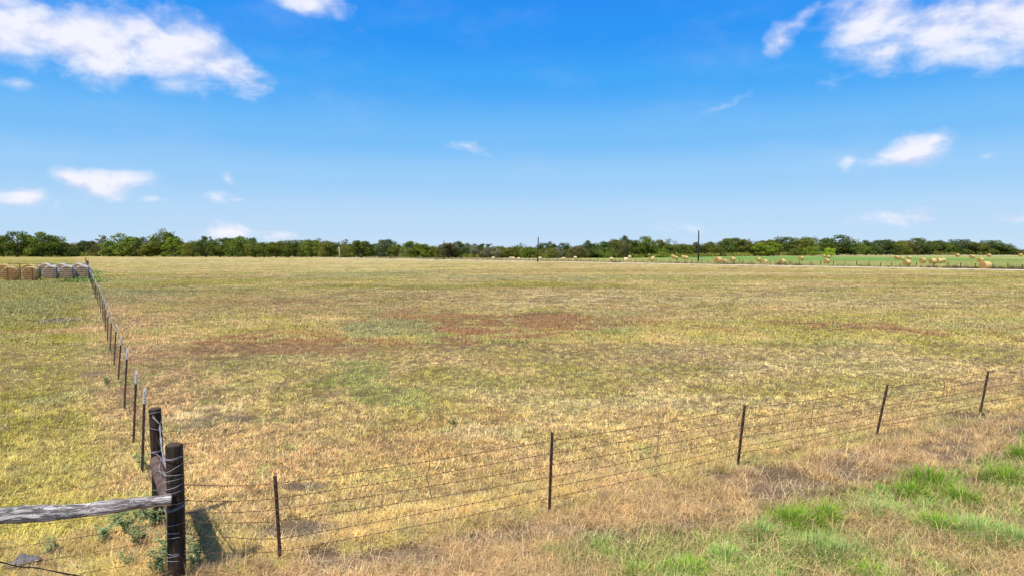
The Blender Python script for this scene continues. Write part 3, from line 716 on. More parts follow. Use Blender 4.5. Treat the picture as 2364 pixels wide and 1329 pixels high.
BL = [ # cx, top, bottom, label
 (1658, 594, 608.5, 'golden bale touching the front one, just right of the tallest utility pole'), (1671.5, 599, 610, 'lower golden bale overlapping its neighbour, right of the tallest utility pole'),
 (1691, 594, 604, 'lone golden bale behind the dark farm implement'), (1750.5, 595, 603.8, 'smaller bale behind and left of a nearer bale by the roadside weeds'),
 (1765, 600, 611, 'golden bale close to the road fence, overlapping the weeds'), (1806, 598.5, 610, 'bale with bright top standing alone near the road fence'),
 (1849, 592, 601, 'solitary bale in front of the yellow-green bush'), (1908.5, 598, 608, 'bale directly in front of another, below the bright green shrub'),
 (1912, 589.5, 597, 'small bale at the foot of the bright green shrub'), (1902, 588.5, 594, 'tiny pale bale just left of the bright green shrub'), (1647, 587.6, 592.2, 'tiny white-topped bale on the crest beside the tallest pole'),
 (2070, 591, 599, 'small bale at the left of a row of three'), (2082, 593.6, 601.6, 'middle bale of a row of three, partly hidden by a nearer bale'),
 (2094, 600, 613, 'big brown-faced bale in front of a row of three'), (2099, 592, 598.3, 'small bale at the back right of a row of three'), (2130, 596, 607, 'golden bale alone between two bale clusters'),
 (2153, 597, 609, 'left and nearest bale of a tight trio'), (2168, 597, 607.6, 'middle bale of a tight trio'), (2176, 596, 606, 'hindmost bale of a tight trio'),
 (2210, 586, 593, 'small distant bale against the dark trees, above the tight trio'), (2244, 589, 597, 'distant bale lying side-on in open grass'), (2263, 595.5, 606, 'bale just behind the biggest bale'),
 (2275, 604.4, 623, 'biggest nearest bale beside the dark weeds at the road fence'), (2283, 586, 593, 'small distant bale above the biggest bale, against dark trees'), (2356, 584.7, 592.4, 'small distant bale at the far right edge'),
 (1246, 595, 600, 'pale low bale beside the middle utility pole'), (1300, 593.6, 602, 'pale upright-looking bale in stubble, right of the middle utility pole'), (1328, 591.7, 598, 'brownish small bale near the brown thicket'),
 (1411, 593.6, 601.5, 'pale bale before the dark wood, left of a close pair'), (1444.6, 594, 605, 'pale bale with dark shadow, nearer of a loose pair'), (1453.6, 589.5, 596, 'round-faced bale behind at the edge of the dark wood'),
 (1504.5, 595, 603.3, 'nearer bale of an overlapping pair left of the tallest pole'), (1507, 592.5, 599.2, 'farther bale of an overlapping pair left of the tallest pole'),
 (1546, 588.5, 593.6, 'farthest pale bale of a cluster of three'), (1553, 589, 596.5, 'brown middle bale of a cluster of three'), (1560, 591.7, 599.5, 'nearest bale of a cluster of three'),
 (1577, 590.4, 597.5, 'left bale of a pair just left of the tallest pole'), (1584, 591.3, 599, 'right bale of a pair just left of the tallest pole'), (1602, 588.5, 593, 'tiny bale in the distance right beside the tallest pole'),
 (1138.6, 593.4, 599.7, 'lone pale bale farthest left in the stubble'), (1179, 593, 600, 'left bale of a touching pale pair'), (1184.5, 593, 600.2, 'right bale of a touching pale pair'), (1197, 596, 602, 'low pale bale just right of a touching pale pair')]
brg = random.Random(11)
for k, (px, ty, by, lab) in enumerate(BL):
    p = ground(px, by); h = (by-ty)*p.y/F; sc = min(max(h/1.60, .92), 1.32)
    azb = math.atan2(p.x, p.y)
    if px > 1600: rz = -(azb+R(38+brg.uniform(-9, 9))); pr = protoG
    elif px > 1470: rz = -(azb+R(48+brg.uniform(-15, 15))); pr = protoG
    else: rz = -(azb+R(62+brg.uniform(-18, 18))); pr = protoP
    # the bale axis is local Y; one end (local -Y) faces the viewer's left
    place_bale(pr, k, (p.x, p.y, -.02), rz, sc*(.90 if pr is protoP else 1), lab+('' if 'bale' in lab else ' hay bale'), GB)
GL = 'stored hay bales behind the pen panels'
for k, (px, by, kind, lab) in enumerate([(17, 647, 'g', 'golden hay bale behind the rusty panel at the far left'), (64, 647, 'g', 'golden hay bale behind the right end of the rusty panel'),
      (111.5, 643.5, 'n', 'net-wrapped bale, left of the three behind the green panel'), (149, 643, 'n', 'net-wrapped bale, middle of the three behind the green panel'), (185.5, 642, 'n', 'net-wrapped bale by the white-tipped fence, right of the three')]):
    p = ground(px, by); azb = math.atan2(p.x, p.y)
    place_bale(protoG if kind == 'g' else protoN, k, (p.x, p.y+.8, -.02), -(azb*.55), 1.13, lab, GL)
for k, (px, by, kind, lab) in enumerate([(10, 640.5, 'g', 'back hay bale showing above the leftmost stored bale'), (70, 640.5, 'g', 'tall straw-coloured back bale above the rusty panel'),
      (106, 637.5, 'n', 'back net-wrapped bale peeping over the left wrapped bale'), (142, 637.5, 'n', 'back net-wrapped bale peeping over the middle wrapped bale'), (181, 637, 'n', 'back net-wrapped bale beside the fence wood post')]):
    p = ground(px, by); azb = math.atan2(p.x, p.y)
    place_bale(protoG if kind == 'g' else protoN, k+1, (p.x, p.y, -.02), -(azb*.55), 1.22, lab, GL)
# ------------------------------------------------------------------ pen panels round the stored bales
M_PIPE = material('rusty_pipe', (.16, .075, .045), .7, .4, 4); M_PIPEG = material('green_pipe', (.03, .06, .045), .6, .3, 4)
def panel(a, c, mat, name_label, h=1.75, nr_=6, ups=3, r=.045):
    a = Vector(a); c = Vector(c); o = empty('pen_panel', a); v = c-a
    b = MB()
    for q_ in range(nr_): z = .25+(h-.3)*q_/(nr_-1); b.tube([(0, 0, z), (v.x, v.y, z)], r, 6)
    b.build('rails', mat, o)
    for q_ in range(ups+1):
        t = q_/ups; b = MB(); b.tube([(v.x*t, v.y*t, -.1), (v.x*t, v.y*t, h+.06)], r*1.35, 6); b.build('upright', mat, o)
    return tag(o, name_label, 'pen panel', 'pipe panels of the bale pen')
pA = ground(-10, 648.5); pB = ground(75, 648); pC = ground(93, 646.5); pD = ground(206, 645)
panel(pA, pB, M_PIPE, 'rusty pipe panel in front of the two golden stored bales')
panel(pC, pD, M_PIPEG, 'green pipe panel in front of the net-wrapped bales')
pE = ground(22, 634.5); pF = ground(118, 634); pG = ground(5, 637)
panel(pE, pF, M_PIPE, 'rusty pipe panel standing behind the golden stored bales', 1.9, 5, 4)
panel(ground(112, 633.5), ground(202, 633), M_PIPEG, 'green pipe panel standing behind the net-wrapped bales', 1.9, 5, 3)
b = MB(); wp = ground(203.5, 625); b.tube([(0, 0, -.2), (0, 0, 2.1)], [.17, .15], 12); o = b.build('wood_post', M_CREO, None, True, loc=wp)
tag(o, 'short thick dark wooden post in the line of white-tipped posts behind the bales', 'post')
# ------------------------------------------------------------------ farm implement
p = ground(1712, 611); im = empty('hay_rake', p, R(25))
tag(im, 'dark old farm implement with two wheels parked among roadside weeds', 'farm implement')
M_IRON = material('dark_iron', (.045, .045, .045), .7, .3, 6)
for x in (-.75, .75):
    b = MB(); pts_ = [(x, .42*math.cos(a_/16*6.283), .45+.42*math.sin(a_/16*6.283)) for a_ in range(17)]; b.tube(pts_, .045, 6, cap=False)
    for a_ in range(4): an = a_*math.pi/4; b.tube([(x, .4*math.cos(an), .45+.4*math.sin(an)), (x, -.4*math.cos(an), .45-.4*math.sin(an))], .02, 4)
    b.build('wheel', M_IRON, im)
b = MB(); b.tube([(-.8, 0, .45), (.8, 0, .45)], .05, 6); b.tube([(0, 0, .5), (0, -1.5, .45)], .05, 6); b.tube([(-.8, 0, .75), (.8, 0, .75)], .05, 6); b.tube([(-.6, 0, .45), (-.95, .1, 1.75)], .07, 6); b.tube([(.6, 0, .45), (.65, .1, 1.4)], .06, 6)
b.build('frame', M_IRON, im)
b = MB()
for q_ in range(9): x = -.7+q_*.175; b.tube([(x, 0, .7), (x, .35, .4), (x, .45, .1)], .018, 4)
b.build('tines', M_IRON, im)
# ------------------------------------------------------------------ fence along the road
rf = empty('road_fence', ra+rn*6.2-rd*30); RF0 = ra+rn*6.2-rd*30
tag(rf, 'distant wire fence of thin dark posts along the dirt road and hay field', 'fence')
M_PST = material('grey_wood_stake', (.05, .042, .036), .9, .4, 6)
pm = None; Lr = 300
for k in range(97):
    p = RF0+rd*(k*2.9+brg.uniform(-.5, .5))
    if pm is None: b = MB(); b.tube([(0, 0, -.2), (0, 0, 1.4)], .085, 6); pm = b.build('post', M_PST); o = pm
    else: o = pm.copy(); COL.objects.link(o)
    o.location = p; o.scale = (1, 1, brg.uniform(.85, 1.15)); o.rotation_euler = (brg.uniform(-.05, .05), brg.uniform(-.06, .06), 0)
    o.parent = rf; o.matrix_parent_inverse = Matrix.Translation(-RF0)
for z in (.4, .75, 1.1):
    b = MB(); b.tube([RF0+Vector((0, 0, z)), RF0+rd*300+Vector((0, 0, z))], .006, 4); child(b.build('fence_wire', M_RUST), rf, RF0)
# ------------------------------------------------------------------ trees
M_BARK = material('tree_bark', (.13, .105, .085), .95, .4, 3, (1, 1, .3)); M_BARKP = material('pale_bark', (.36, .30, .22), .95, .3, 3)
LEAF = {'dark': leaf_material('dark_foliage', (0.050, 0.078, 0.014), (0.121, 0.162, 0.031)), 'mid': leaf_material('mid_foliage', (0.076, 0.113, 0.013), (0.192, 0.240, 0.031)),
        'olive': leaf_material('olive_foliage', (0.096, 0.113, 0.014), (0.222, 0.221, 0.035)), 'bright': leaf_material('bright_foliage', (0.111, 0.167, 0.013), (0.262, 0.314, 0.028)),
        'blue': leaf_material('blue_green_foliage', (0.055, 0.083, 0.023), (0.131, 0.171, 0.058)), 'brown': leaf_material('brown_foliage', (0.096, 0.093, 0.031), (0.212, 0.181, 0.058)),
        'grey': leaf_material('grey_foliage', (0.141, 0.142, 0.077), (0.282, 0.274, 0.154)), 'vivid': leaf_material('vivid_foliage', (0.171, 0.265, 0.015), (0.363, 0.470, 0.038))}
def crown(b, rr, h, w, base, lobes, leaves, size, low=.25, dome=1.0):
    """leaf-sized faces in many lobes; unit tree: height h, crown width w"""
    cs = []
    for k in range(lobes):
        th = rr.uniform(0, 6.283); u = rr.random()**.55
        zt = rr.random()
        rmax = w/2*math.sqrt(max(0.05, 1-((zt-.42)/.62)**2)) if dome else w/2
        r = u*rmax*.82; z = base+(h-base)*zt*.86
        lr = rr.uniform(.11, .19)*w*(1.1-.4*zt)
        cs.append((r*math.cos(th), r*math.sin(th), z, lr))
    tot = sum(c[3]**2 for c in cs)
    for (x, y, z, lr) in cs:
        n = int(leaves*lr*lr/tot)
        for _ in range(n):
            d_ = Vector((rr.gauss(0, 1), rr.gauss(0, 1), rr.gauss(0, 1))).normalized(); q_ = lr*rr.uniform(.55, 1.08)
            p_ = Vector((x, y, z))+Vector((d_.x*q_, d_.y*q_, d_.z*q_*.72))
            if p_.z < base*.6: continue
            nn = (d_+Vector((rr.gauss(0, .5), rr.gauss(0, .5), rr.gauss(0, .5)+.25))).normalized()
            t_ = nn.cross(Vector((rr.gauss(0, 1), rr.gauss(0, 1), rr.gauss(0, 1)))).normalized(); bt = nn.cross(t_); s_ = size*rr.uniform(.6, 1.35)
            b.add([p_-t_*s_, p_-bt*s_*.5, p_+t_*s_, p_+bt*s_*.5], [(0, 1, 2, 3)])
    return cs
TP = {}
def tree_proto(kind, seed):
    rr = random.Random(seed); crb = MB(); trb = MB()
    if kind == 'round':   w, base, lobes, leaves, size = 1.25, .12, 44, 4200, .034
    elif kind == 'wide':  w, base, lobes, leaves, size = 1.7, .06, 54, 4600, .036
    elif kind == 'tall':  w, base, lobes, leaves, size = .75, .10, 30, 2400, .030
    elif kind == 'sparse': w, base, lobes, leaves, size = 1.2, .22, 34, 1500, .028
    elif kind == 'tuft':  w, base, lobes, leaves, size = .42, .62, 14, 700, .022
    elif kind == 'snag':  w, base, lobes, leaves, size = .8, .25, 16, 260, .020
    else:                 w, base, lobes, leaves, size = 1.9, .03, 36, 2800, .042   # bush
    cs = crown(crb, rr, 1.0, w, base, lobes, leaves, size)
    zz_ = sorted(v[2] for v in crb.v)[int(len(crb.v)*.985)]; crb.v = [(v[0], v[1], v[2]/zz_) for v in crb.v]
    th = rr.uniform(-.05, .05); trunk_h = max(base+.12, .35)
    trb.tube([(0, 0, -.03), (th*.3, 0, trunk_h*.5), (th, 0, trunk_h), (th*1.5, .01, .8)], [.030, .024, .018, .006], 7)
    for k in range(9 if kind != 'snag' else 20):
        c = cs[k % len(cs)]; z0 = rr.uniform(base*.7+.05, trunk_h)
        m_ = Vector((c[0]*.5, c[1]*.5, (z0+c[2])*.5+.02)); trb.tube([(th*z0/trunk_h, 0, z0), m_, (c[0], c[1], c[2])], [.012, .008, .003], 5)
    if kind in ('round', 'wide'):   # a second stem, as the old pasture oaks have
        trb.tube([(.05, 0, -.03), (.09, .02, .2), (.16, .02, .45)], [.022, .018, .010], 6)
    me1 = crb.build('crown', LEAF['mid']); me2 = trb.build('trunk', M_BARK)
    m1, m2 = me1.data, me2.data; bpy.data.objects.remove(me1); bpy.data.objects.remove(me2); return m1, m2
for kd, ns in (('round', 4), ('wide', 3), ('tall', 2), ('sparse', 2), ('tuft', 1), ('snag', 1), ('bush', 3)):
    TP[kd] = [tree_proto(kd, 100+7*i+len(kd)*31) for i in range(ns)]
TW = {'round': 1.25, 'wide': 1.7, 'tall': .75, 'sparse': 1.2, 'tuft': .42, 'snag': .8, 'bush': 1.9}
trg = random.Random(21)
def tree(px, wpx, top, by, kd, col, label, group=None, bark=M_BARK, name='tree', cat='tree', back=0.0):
    p = ground(px, by); Yt = p.y+back; X_ = (px-CX)/F*Yt
    h = H+(HOR-top)/F*Yt; wd = wpx*Yt/F
    m1, m2 = TP[kd][trg.randrange(len(TP[kd]))]
    o = empty(name, (X_, Yt, -.05), trg.uniform(0, 6.28)); s_ = wd/TW[kd]
    o.scale = (s_, s_, h)
    c = bpy.data.objects.new('crown', m1); COL.objects.link(c); c.parent = o
    c.material_slots[0].link = 'OBJECT'; c.material_slots[0].material = LEAF[col]
    t_ = bpy.data.objects.new('trunk', m2); COL.objects.link(t_); t_.parent = o
    if bark is not M_BARK: t_.material_slots[0].link = 'OBJECT'; t_.material_slots[0].material = bark
    tag(o, label, cat, group); return o
TR = [ # px, width px, top, base, kind, colour
 (10, 44, 546, 593.5, 'round', 'dark'), (43, 60, 537, 593.5, 'round', 'mid'), (70, 40, 545, 592.5, 'round', 'dark'), (100, 74, 539, 593.5, 'round', 'mid'), (120, 50, 547, 593, 'round', 'dark'),
 (147, 40, 561, 592.6, 'round', 'olive'), (166, 30, 571, 593.2, 'bush', 'dark'), (180, 36, 562, 592, 'round', 'olive'), (193, 30, 557.5, 592, 'round', 'blue'), (214, 30, 558, 592, 'round', 'blue'), (223, 26, 564, 592.5, 'bush', 'brown'),
 (237, 23, 544, 592.5, 'tuft', 'grey'), (255, 44, 559, 593, 'round', 'mid'), (283, 62, 544, 593, 'round', 'mid'), (308, 46, 550, 592.5, 'round', 'olive'), (331, 40, 551.5, 593, 'round', 'dark'), (350, 46, 560, 593.2, 'round', 'olive'),
 (382, 66, 540, 593, 'round', 'mid'), (380, 52, 532, 592, 'sparse', 'grey'), (403, 46, 551, 593.5, 'round', 'bright'), (424, 36, 562, 593, 'round', 'dark'), (447, 44, 558, 593.6, 'wide', 'olive'), (477, 30, 547, 592.5, 'tall', 'dark'),
 (478, 50, 555, 593.8, 'round', 'dark'), (508, 48, 553, 594, 'round', 'mid'), (528, 40, 551, 593.5, 'round', 'dark'), (551, 62, 548.5, 594, 'wide', 'mid'), (584, 24, 551, 593, 'round', 'blue'), (588, 46, 562, 594.5, 'round', 'olive'),
 (612, 54, 561, 594.5, 'wide', 'mid'), (640, 50, 559.5, 594.5, 'round', 'olive'), (668, 52, 556.5, 594.5, 'wide', 'mid'), (695, 44, 556, 594.5, 'round', 'dark'), (718, 50, 555.5, 594.8, 'round', 'mid'), (737, 36, 552, 593.5, 'sparse', 'grey'),
 (752, 50, 558, 595, 'wide', 'olive'), (772, 36, 561, 595, 'round', 'dark'), (800, 36, 554.5, 594, 'sparse', 'brown'), (797, 44, 567, 595.5, 'bush', 'olive'), (832, 54, 557.5, 595.8, 'round', 'mid'), (850, 36, 562, 595.5, 'round', 'dark'), (869, 32, 564, 595, 'round', 'grey'),
 (893, 46, 554.5, 595.8, 'round', 'blue'), (915, 36, 566, 596, 'round', 'olive'), (929, 26, 561, 595, 'snag', 'grey'), (950, 42, 559, 596, 'round', 'mid'), (972, 44, 564, 596.2, 'round', 'bright'), (1002, 46, 569, 596, 'wide', 'olive'), (1035, 50, 563, 596.3, 'round', 'brown'),
 (1055, 44, 559.5, 596, 'round', 'dark'), (1080, 30, 563, 595, 'round', 'blue'), (1097, 36, 564.5, 596, 'sparse', 'grey'), (1097, 30, 566, 594.6, 'round', 'dark'), (1115, 22, 563.5, 596, 'tall', 'dark'), (1130, 22, 564, 595.5, 'tall', 'dark'), (1132, 44, 571, 596, 'wide', 'grey'), (1157, 48, 569.5, 595.5, 'wide', 'olive'),
 (1186, 46, 570, 595.5, 'wide', 'olive'), (1204, 32, 563, 594.8, 'sparse', 'dark'), (1224, 44, 571, 596, 'wide', 'mid'), (1254, 36, 562.5, 595.5, 'round', 'dark'), (1270, 30, 561, 595, 'round', 'dark'), (1264, 44, 573, 596.5, 'bush', 'olive'), (1303, 34, 562.5, 596, 'round', 'dark'), (1284, 40, 573, 596.2, 'bush', 'grey'),
 (1332, 54, 569, 596.4, 'wide', 'brown'), (1358, 38, 559, 595.6, 'round', 'dark'), (1390, 50, 560, 595.6, 'round', 'blue'), (1416, 44, 555, 595.3, 'round', 'olive'), (1443, 44, 549, 595, 'round', 'dark'), (1440, 34, 556, 595.6, 'sparse', 'brown'), (1468, 40, 557, 595, 'round', 'mid'), (1400, 44, 572, 596, 'bush', 'mid'),
 (1490, 50, 548, 594.4, 'round', 'mid'), (1520, 40, 556, 594, 'round', 'olive'), (1545, 40, 554, 593.5, 'sparse', 'brown'), (1518, 40, 572, 594.4, 'bush', 'bright'), (1548, 44, 567, 593.6, 'wide', 'mid'), (1578, 54, 565, 593.2, 'wide', 'olive'), (1605, 42, 562, 592.8, 'round', 'dark'), (1640, 54, 563, 592.3, 'wide', 'olive'),
 (1637, 20, 559, 591.5, 'tall', 'dark'), (1672, 50, 555, 591.4, 'round', 'dark'), (1692, 56, 551, 591.2, 'round', 'mid'), (1717, 44, 555, 591.4, 'round', 'olive'), (1727, 24, 553, 590.8, 'sparse', 'dark'), (1742, 44, 563, 591.2, 'round', 'mid'), (1770, 56, 556, 590.8, 'round', 'olive'), (1772, 62, 561, 591.6, 'round', 'bright'),
 (1806, 56, 549, 590.2, 'round', 'dark'), (1836, 50, 553, 590.2, 'round', 'olive'), (1857, 52, 550, 590.2, 'round', 'olive'), (1880, 44, 549.5, 590, 'sparse', 'dark'), (1872, 36, 570, 591, 'bush', 'bright'), (1840, 36, 575, 591, 'bush', 'mid'), (1917, 30, 573, 592.8, 'bush', 'vivid'), (1905, 44, 562, 590.6, 'round', 'mid'),
 (1935, 78, 547, 589.8, 'round', 'dark'), (1962, 40, 550, 589.6, 'sparse', 'grey'), (1972, 44, 560, 589.8, 'round', 'mid'), (1998, 50, 558, 589.6, 'round', 'dark'), (2020, 44, 557, 589.5, 'round', 'blue'), (2045, 52, 555, 589.4, 'round', 'dark'), (2072, 50, 558, 589.4, 'wide', 'olive'), (2092, 50, 557, 589.3, 'round', 'brown'),
 (2118, 60, 551.5, 589.2, 'round', 'dark'), (2145, 40, 559, 589, 'round', 'olive'), (2168, 34, 556.5, 589, 'round', 'dark'), (2188, 36, 565, 589, 'round', 'mid'), (2212, 62, 554.5, 589, 'round', 'dark'), (2236, 44, 560, 589, 'round', 'brown'), (2262, 44, 562, 589, 'round', 'olive'), (2285, 64, 556.5, 589, 'round', 'dark'), (2315, 48, 564, 589, 'round', 'dark'), (2342, 44, 576, 589, 'wide', 'brown'), (2362, 36, 577, 589, 'wide', 'dark')]
CNAME = {'dark': 'dark green', 'mid': 'mid green', 'olive': 'olive green', 'bright': 'yellow-green', 'blue': 'blue-green', 'brown': 'brownish', 'grey': 'pale grey', 'vivid': 'vivid green'}
KNAME = {'round': 'round-crowned tree', 'wide': 'low spreading tree', 'tall': 'narrow tree', 'sparse': 'thin-topped tree', 'tuft': 'tree with a small tuft on a bare trunk', 'snag': 'half-dead bare-limbed tree', 'bush': 'leafy bush'}
LM = [(0, "the picture's left edge"), (237, 'the bare-trunked tufted tree'), (380, 'the tallest grey-topped tree'), (784, 'the pale pole'), (884, 'the pole at the blue-green tree'), (1024, 'the pole by the gate'), (1241, 'the middle pole'), (1612, 'the tallest pole'), (1917, 'the vivid green bush'), (2275, 'the biggest bale'), (2364, "the picture's right edge")]
ORD = ['first', 'second', 'third', 'fourth', 'fifth', 'sixth', 'seventh', 'eighth', 'ninth', 'tenth', 'eleventh', 'twelfth']
cnt = {}
seenlab = {}
for t_ in sorted(TR, key=lambda q_: q_[0]):
    px, wpx, top, by, kd, col = t_
    lm = min(LM, key=lambda q_: abs(q_[0]-px)); side = 'left' if px < lm[0] else 'right'
    t_id = (lm[1], side)
    cnt.setdefault(t_id, []).append(t_)
for t_id, lst in cnt.items():
    lst.sort(key=lambda q_: q_[0], reverse=(t_id[1] == 'left'))
    for n_i, t_ in enumerate(lst):
        px, wpx, top, by, kd, col = t_
        if kd == 'tuft': lab = 'tall bare-trunked tree with a small grey tuft rising above the others'
        elif col == 'vivid': lab = 'vivid green bush standing out before the dark wood'
        elif px == 380 and kd == 'sparse': lab = 'tallest tree of the row, with a thin grey top against the sky'
        else:
            pos = 'edge' in t_id[0]
            lab = '%s %s, %s %s %s' % (CNAME[col], KNAME[kd], ORD[n_i], 'in from' if pos else 'to the %s of' % t_id[1], t_id[0])
        tree(px, wpx*1.32, top, by, kd, col, lab, 'trees of the far treeline' if kd != 'bush' else 'bushes at the edge of the far treeline',
             M_BARKP if kd in ('tuft', 'snag') else M_BARK, 'bush' if kd == 'bush' else 'tree', 'bush' if kd == 'bush' else 'tree')
# mass of woodland behind the front row, and shaded undergrowth at its foot
def woods(name, rowspec, n, size, colr, lab, seed):
    rr = random.Random(seed); b = MB()
    for k in range(n):
        px = rr.uniform(-60, 2440); top, by, back = rowspec(px, rr)
        p = ground(px, by); Yt = p.y+back*rr.uniform(.6, 1.4); X_ = (px-CX)/F*Yt; h = max(H+(HOR-top)/F*Yt, 1.0)
        sp = 9
        for _ in range(14):
            th = rr.uniform(0, 6.28); r = rr.uniform(0, sp)
            p_ = Vector((X_+r*math.cos(th), Yt+r*math.sin(th)*.6, h*math.sqrt(rr.uniform(.0, 1))))
            nn = Vector((rr.gauss(0, .6), rr.gauss(-.5, .6), rr.gauss(.5, .6))).normalized(); t_ = nn.cross(Vector((rr.gauss(0, 1), rr.gauss(0, 1), rr.gauss(0, 1)))).normalized(); bt = nn.cross(t_); s_ = size*rr.uniform(.6, 1.3)
            b.add([p_-t_*s_, p_-bt*s_*.6, p_+t_*s_, p_+bt*s_*.6], [(0, 1, 2, 3)])
    o = b.build(name, colr); tag(o, lab, 'woodland', kind='stuff'); return o
def sky_top(px):
    pts_ = [(-60, 575), (0, 566), (130, 566), (200, 563), (330, 562), (600, 563), (780, 563), (1000, 571), (1200, 572), (1340, 572), (1420, 562), (1640, 566), (1800, 560), (1980, 562), (2150, 563), (2300, 566), (2345, 577), (2440, 578)]
    for (a, c), (e, f_) in zip(pts_[:-1], pts_[1:]):
        if a <= px <= e: return c+(f_-c)*(px-a)/(e-a)
    return 577
def base_row(px): return 592.5 if px < 500 else 592.5+3*min(1, (px-500)/500) if px < 1450 else 595.5-6.3*min(1, (px-1450)/450)
woods('woodland', lambda px, rr: (sky_top(px)+rr.uniform(0, 8), base_row(px)-.8 if px > 140 else base_row(px)-1.8, 45), 2600, 1.0, LEAF['dark'], 'dark mass of woodland seen through the gaps of the far treeline', 3)
def under(px, rr): return (base_row(px)-rr.uniform(4, 9)*(1 if px > 140 else .6), base_row(px)-.1, 1)
woods('undergrowth', under, 1500, .8, LEAF['olive'], 'brown and dark green undergrowth along the foot of the treeline', 5)
# ------------------------------------------------------------------ grass: clump prototypes
def blade(b, rr, x, y, h, w, lean, az_, curl=.5):
    d_ = Vector((math.cos(az_), math.sin(az_), 0)); s_ = Vector((-math.sin(az_), math.cos(az_), 0))*w/2
    p0 = Vector((x, y, -.01)); p1 = p0+Vector((0, 0, h*.5))*math.cos(lean*.5)+d_*h*.5*math.sin(lean*.5); p2 = p1+Vector((0, 0, h*.5*math.cos(lean)))+d_*h*.5*math.sin(lean)*(1+curl)
    b.add([p0-s_, p0+s_, p1+s_*.8, p1-s_*.8, p2], [(0, 1, 2, 3), (3, 2, 4)])
protos_col = bpy.data.collections.new('grass_clumps')
def clump(name, seed, n, R0, h, w, lean):
    rr = random.Random(seed); b = MB()
    for _ in range(n):
        th = rr.uniform(0, 6.28); r = R0*math.sqrt(rr.random())
        blade(b, rr, r*math.cos(th), r*math.sin(th), h*rr.uniform(.4, 1.15), w*rr.uniform(.6, 1.2), min(1.5, max(.05, rr.gauss(lean, .3))), rr.uniform(0, 6.28))
    me_ = bpy.data.meshes.new(name); me_.from_pydata(b.v, [], b.f); me_.materials.append(GRASS_FAR if name[:4] in ('turf', 'far_') else GRASS); return me_
def proto_collection(name, specs):
    c = bpy.data.collections.new(name)
    for i_, sp in enumerate(specs):
        o = bpy.data.objects.new('%s_%02d' % (name, i_), clump(name, 50+i_, *sp)); c.objects.link(o)
    return c
C_DRY = proto_collection('dry_clump', [(16, .09, .065, .012, 1.2), (14, .10, .055, .013, 1.35), (16, .08, .09, .010, .95), (12, .11, .05, .014, 1.42), (16, .09, .07, .012, 1.1), (9, .07, .13, .009, .7)])
C_STR = proto_collection('straw_clump', [(18, .14, .20, .009, 1.38), (16, .14, .27, .008, 1.34), (18, .13, .15, .011, 1.45), (14, .10, .28, .008, 1.15)])
C_LUSH = proto_collection('green_clump', [(26, .10, .18, .010, .8), (26, .10, .22, .010, .7), (24, .11, .15, .011, .95), (20, .10, .30, .009, .7)])
C_MID = proto_collection('turf_clump', [(24, .22, .075, .034, 1.05), (20, .24, .10, .030, .9), (22, .24, .06, .036, 1.2), (10, .12, .17, .026, .7)])
C_FAR = proto_collection('far_clump', [(28, .65, .10, .065, .95), (26, .65, .13, .060, .85), (26, .7, .085, .07, 1.05)])
def scatter(name, coll, X, Y, cols, scales, label, seed=0, cat='grass'):
    rs = np.random.RandomState(seed); n = len(X)
    me_ = bpy.data.meshes.new(name); me_.vertices.add(n)
    me_.vertices.foreach_set('co', np.stack([X, Y, hgt(X, Y)], 1).ravel())
    set_col(me_, cols)
    a = me_.attributes.new('scl', 'FLOAT', 'POINT'); a.data.foreach_set('value', scales.astype(np.float32))
    a = me_.attributes.new('rot', 'FLOAT', 'POINT'); a.data.foreach_set('value', rs.uniform(0, 6.28, n).astype(np.float32))
    o = bpy.data.objects.new(name, me_); COL.objects.link(o)
    ng = bpy.data.node_groups.new(name, 'GeometryNodeTree')
    ng.interface.new_socket('Geometry', in_out='INPUT', socket_type='NodeSocketGeometry'); ng.interface.new_socket('Geometry', in_out='OUTPUT', socket_type='NodeSocketGeometry')
    N = ng.nodes; Lk = ng.links
    gi = N.new('NodeGroupInput'); go_ = N.new('NodeGroupOutput'); iop = N.new('GeometryNodeInstanceOnPoints'); ci = N.new('GeometryNodeCollectionInfo')
    ci.inputs['Collection'].default_value = coll; ci.inputs['Separate Children'].default_value = True; ci.inputs['Reset Children'].default_value = True
    iop.inputs['Pick Instance'].default_value = True
    def attr(nm):
        q_ = N.new('GeometryNodeInputNamedAttribute'); q_.data_type = 'FLOAT'; q_.inputs[0].default_value = nm; return q_.outputs[0]
    rz = N.new('ShaderNodeCombineXYZ'); Lk.new(attr('rot'), rz.inputs[2]); er = N.new('FunctionNodeEulerToRotation'); Lk.new(rz.outputs[0], er.inputs[0])
    Lk.new(gi.outputs[0], iop.inputs['Points']); Lk.new(ci.outputs[0], iop.inputs['Instance']); Lk.new(er.outputs[0], iop.inputs['Rotation'])
    Lk.new(attr('scl'), iop.inputs['Scale']); Lk.new(iop.outputs[0], go_.inputs[0])
    md = o.modifiers.new('grass', 'NODES'); md.node_group = ng
    tag(o, label, cat, kind='stuff'); return o
rs = np.random.RandomState(4)
def sample(n, y0, y1, side=.80, power=1.0, pad=1.0):
    """points in the wedge of ground the view takes in (a margin each side), density per area constant for power 1"""
    u = rs.rand(n); Yp = np.sqrt(y0*y0+(y1*y1-y0*y0)*u) if power == 1 else y0*(y1/y0)**u
    Xp = rs.uniform(-1, 1, n)*(Yp*side+pad); return Xp, Yp
def lum(c, rs_, a=.38): return c*(1+rs_.uniform(-a, a, (len(c), 1)))*(1+rs_.uniform(-.07, .07, (len(c), 3)))
BRI = 1.08
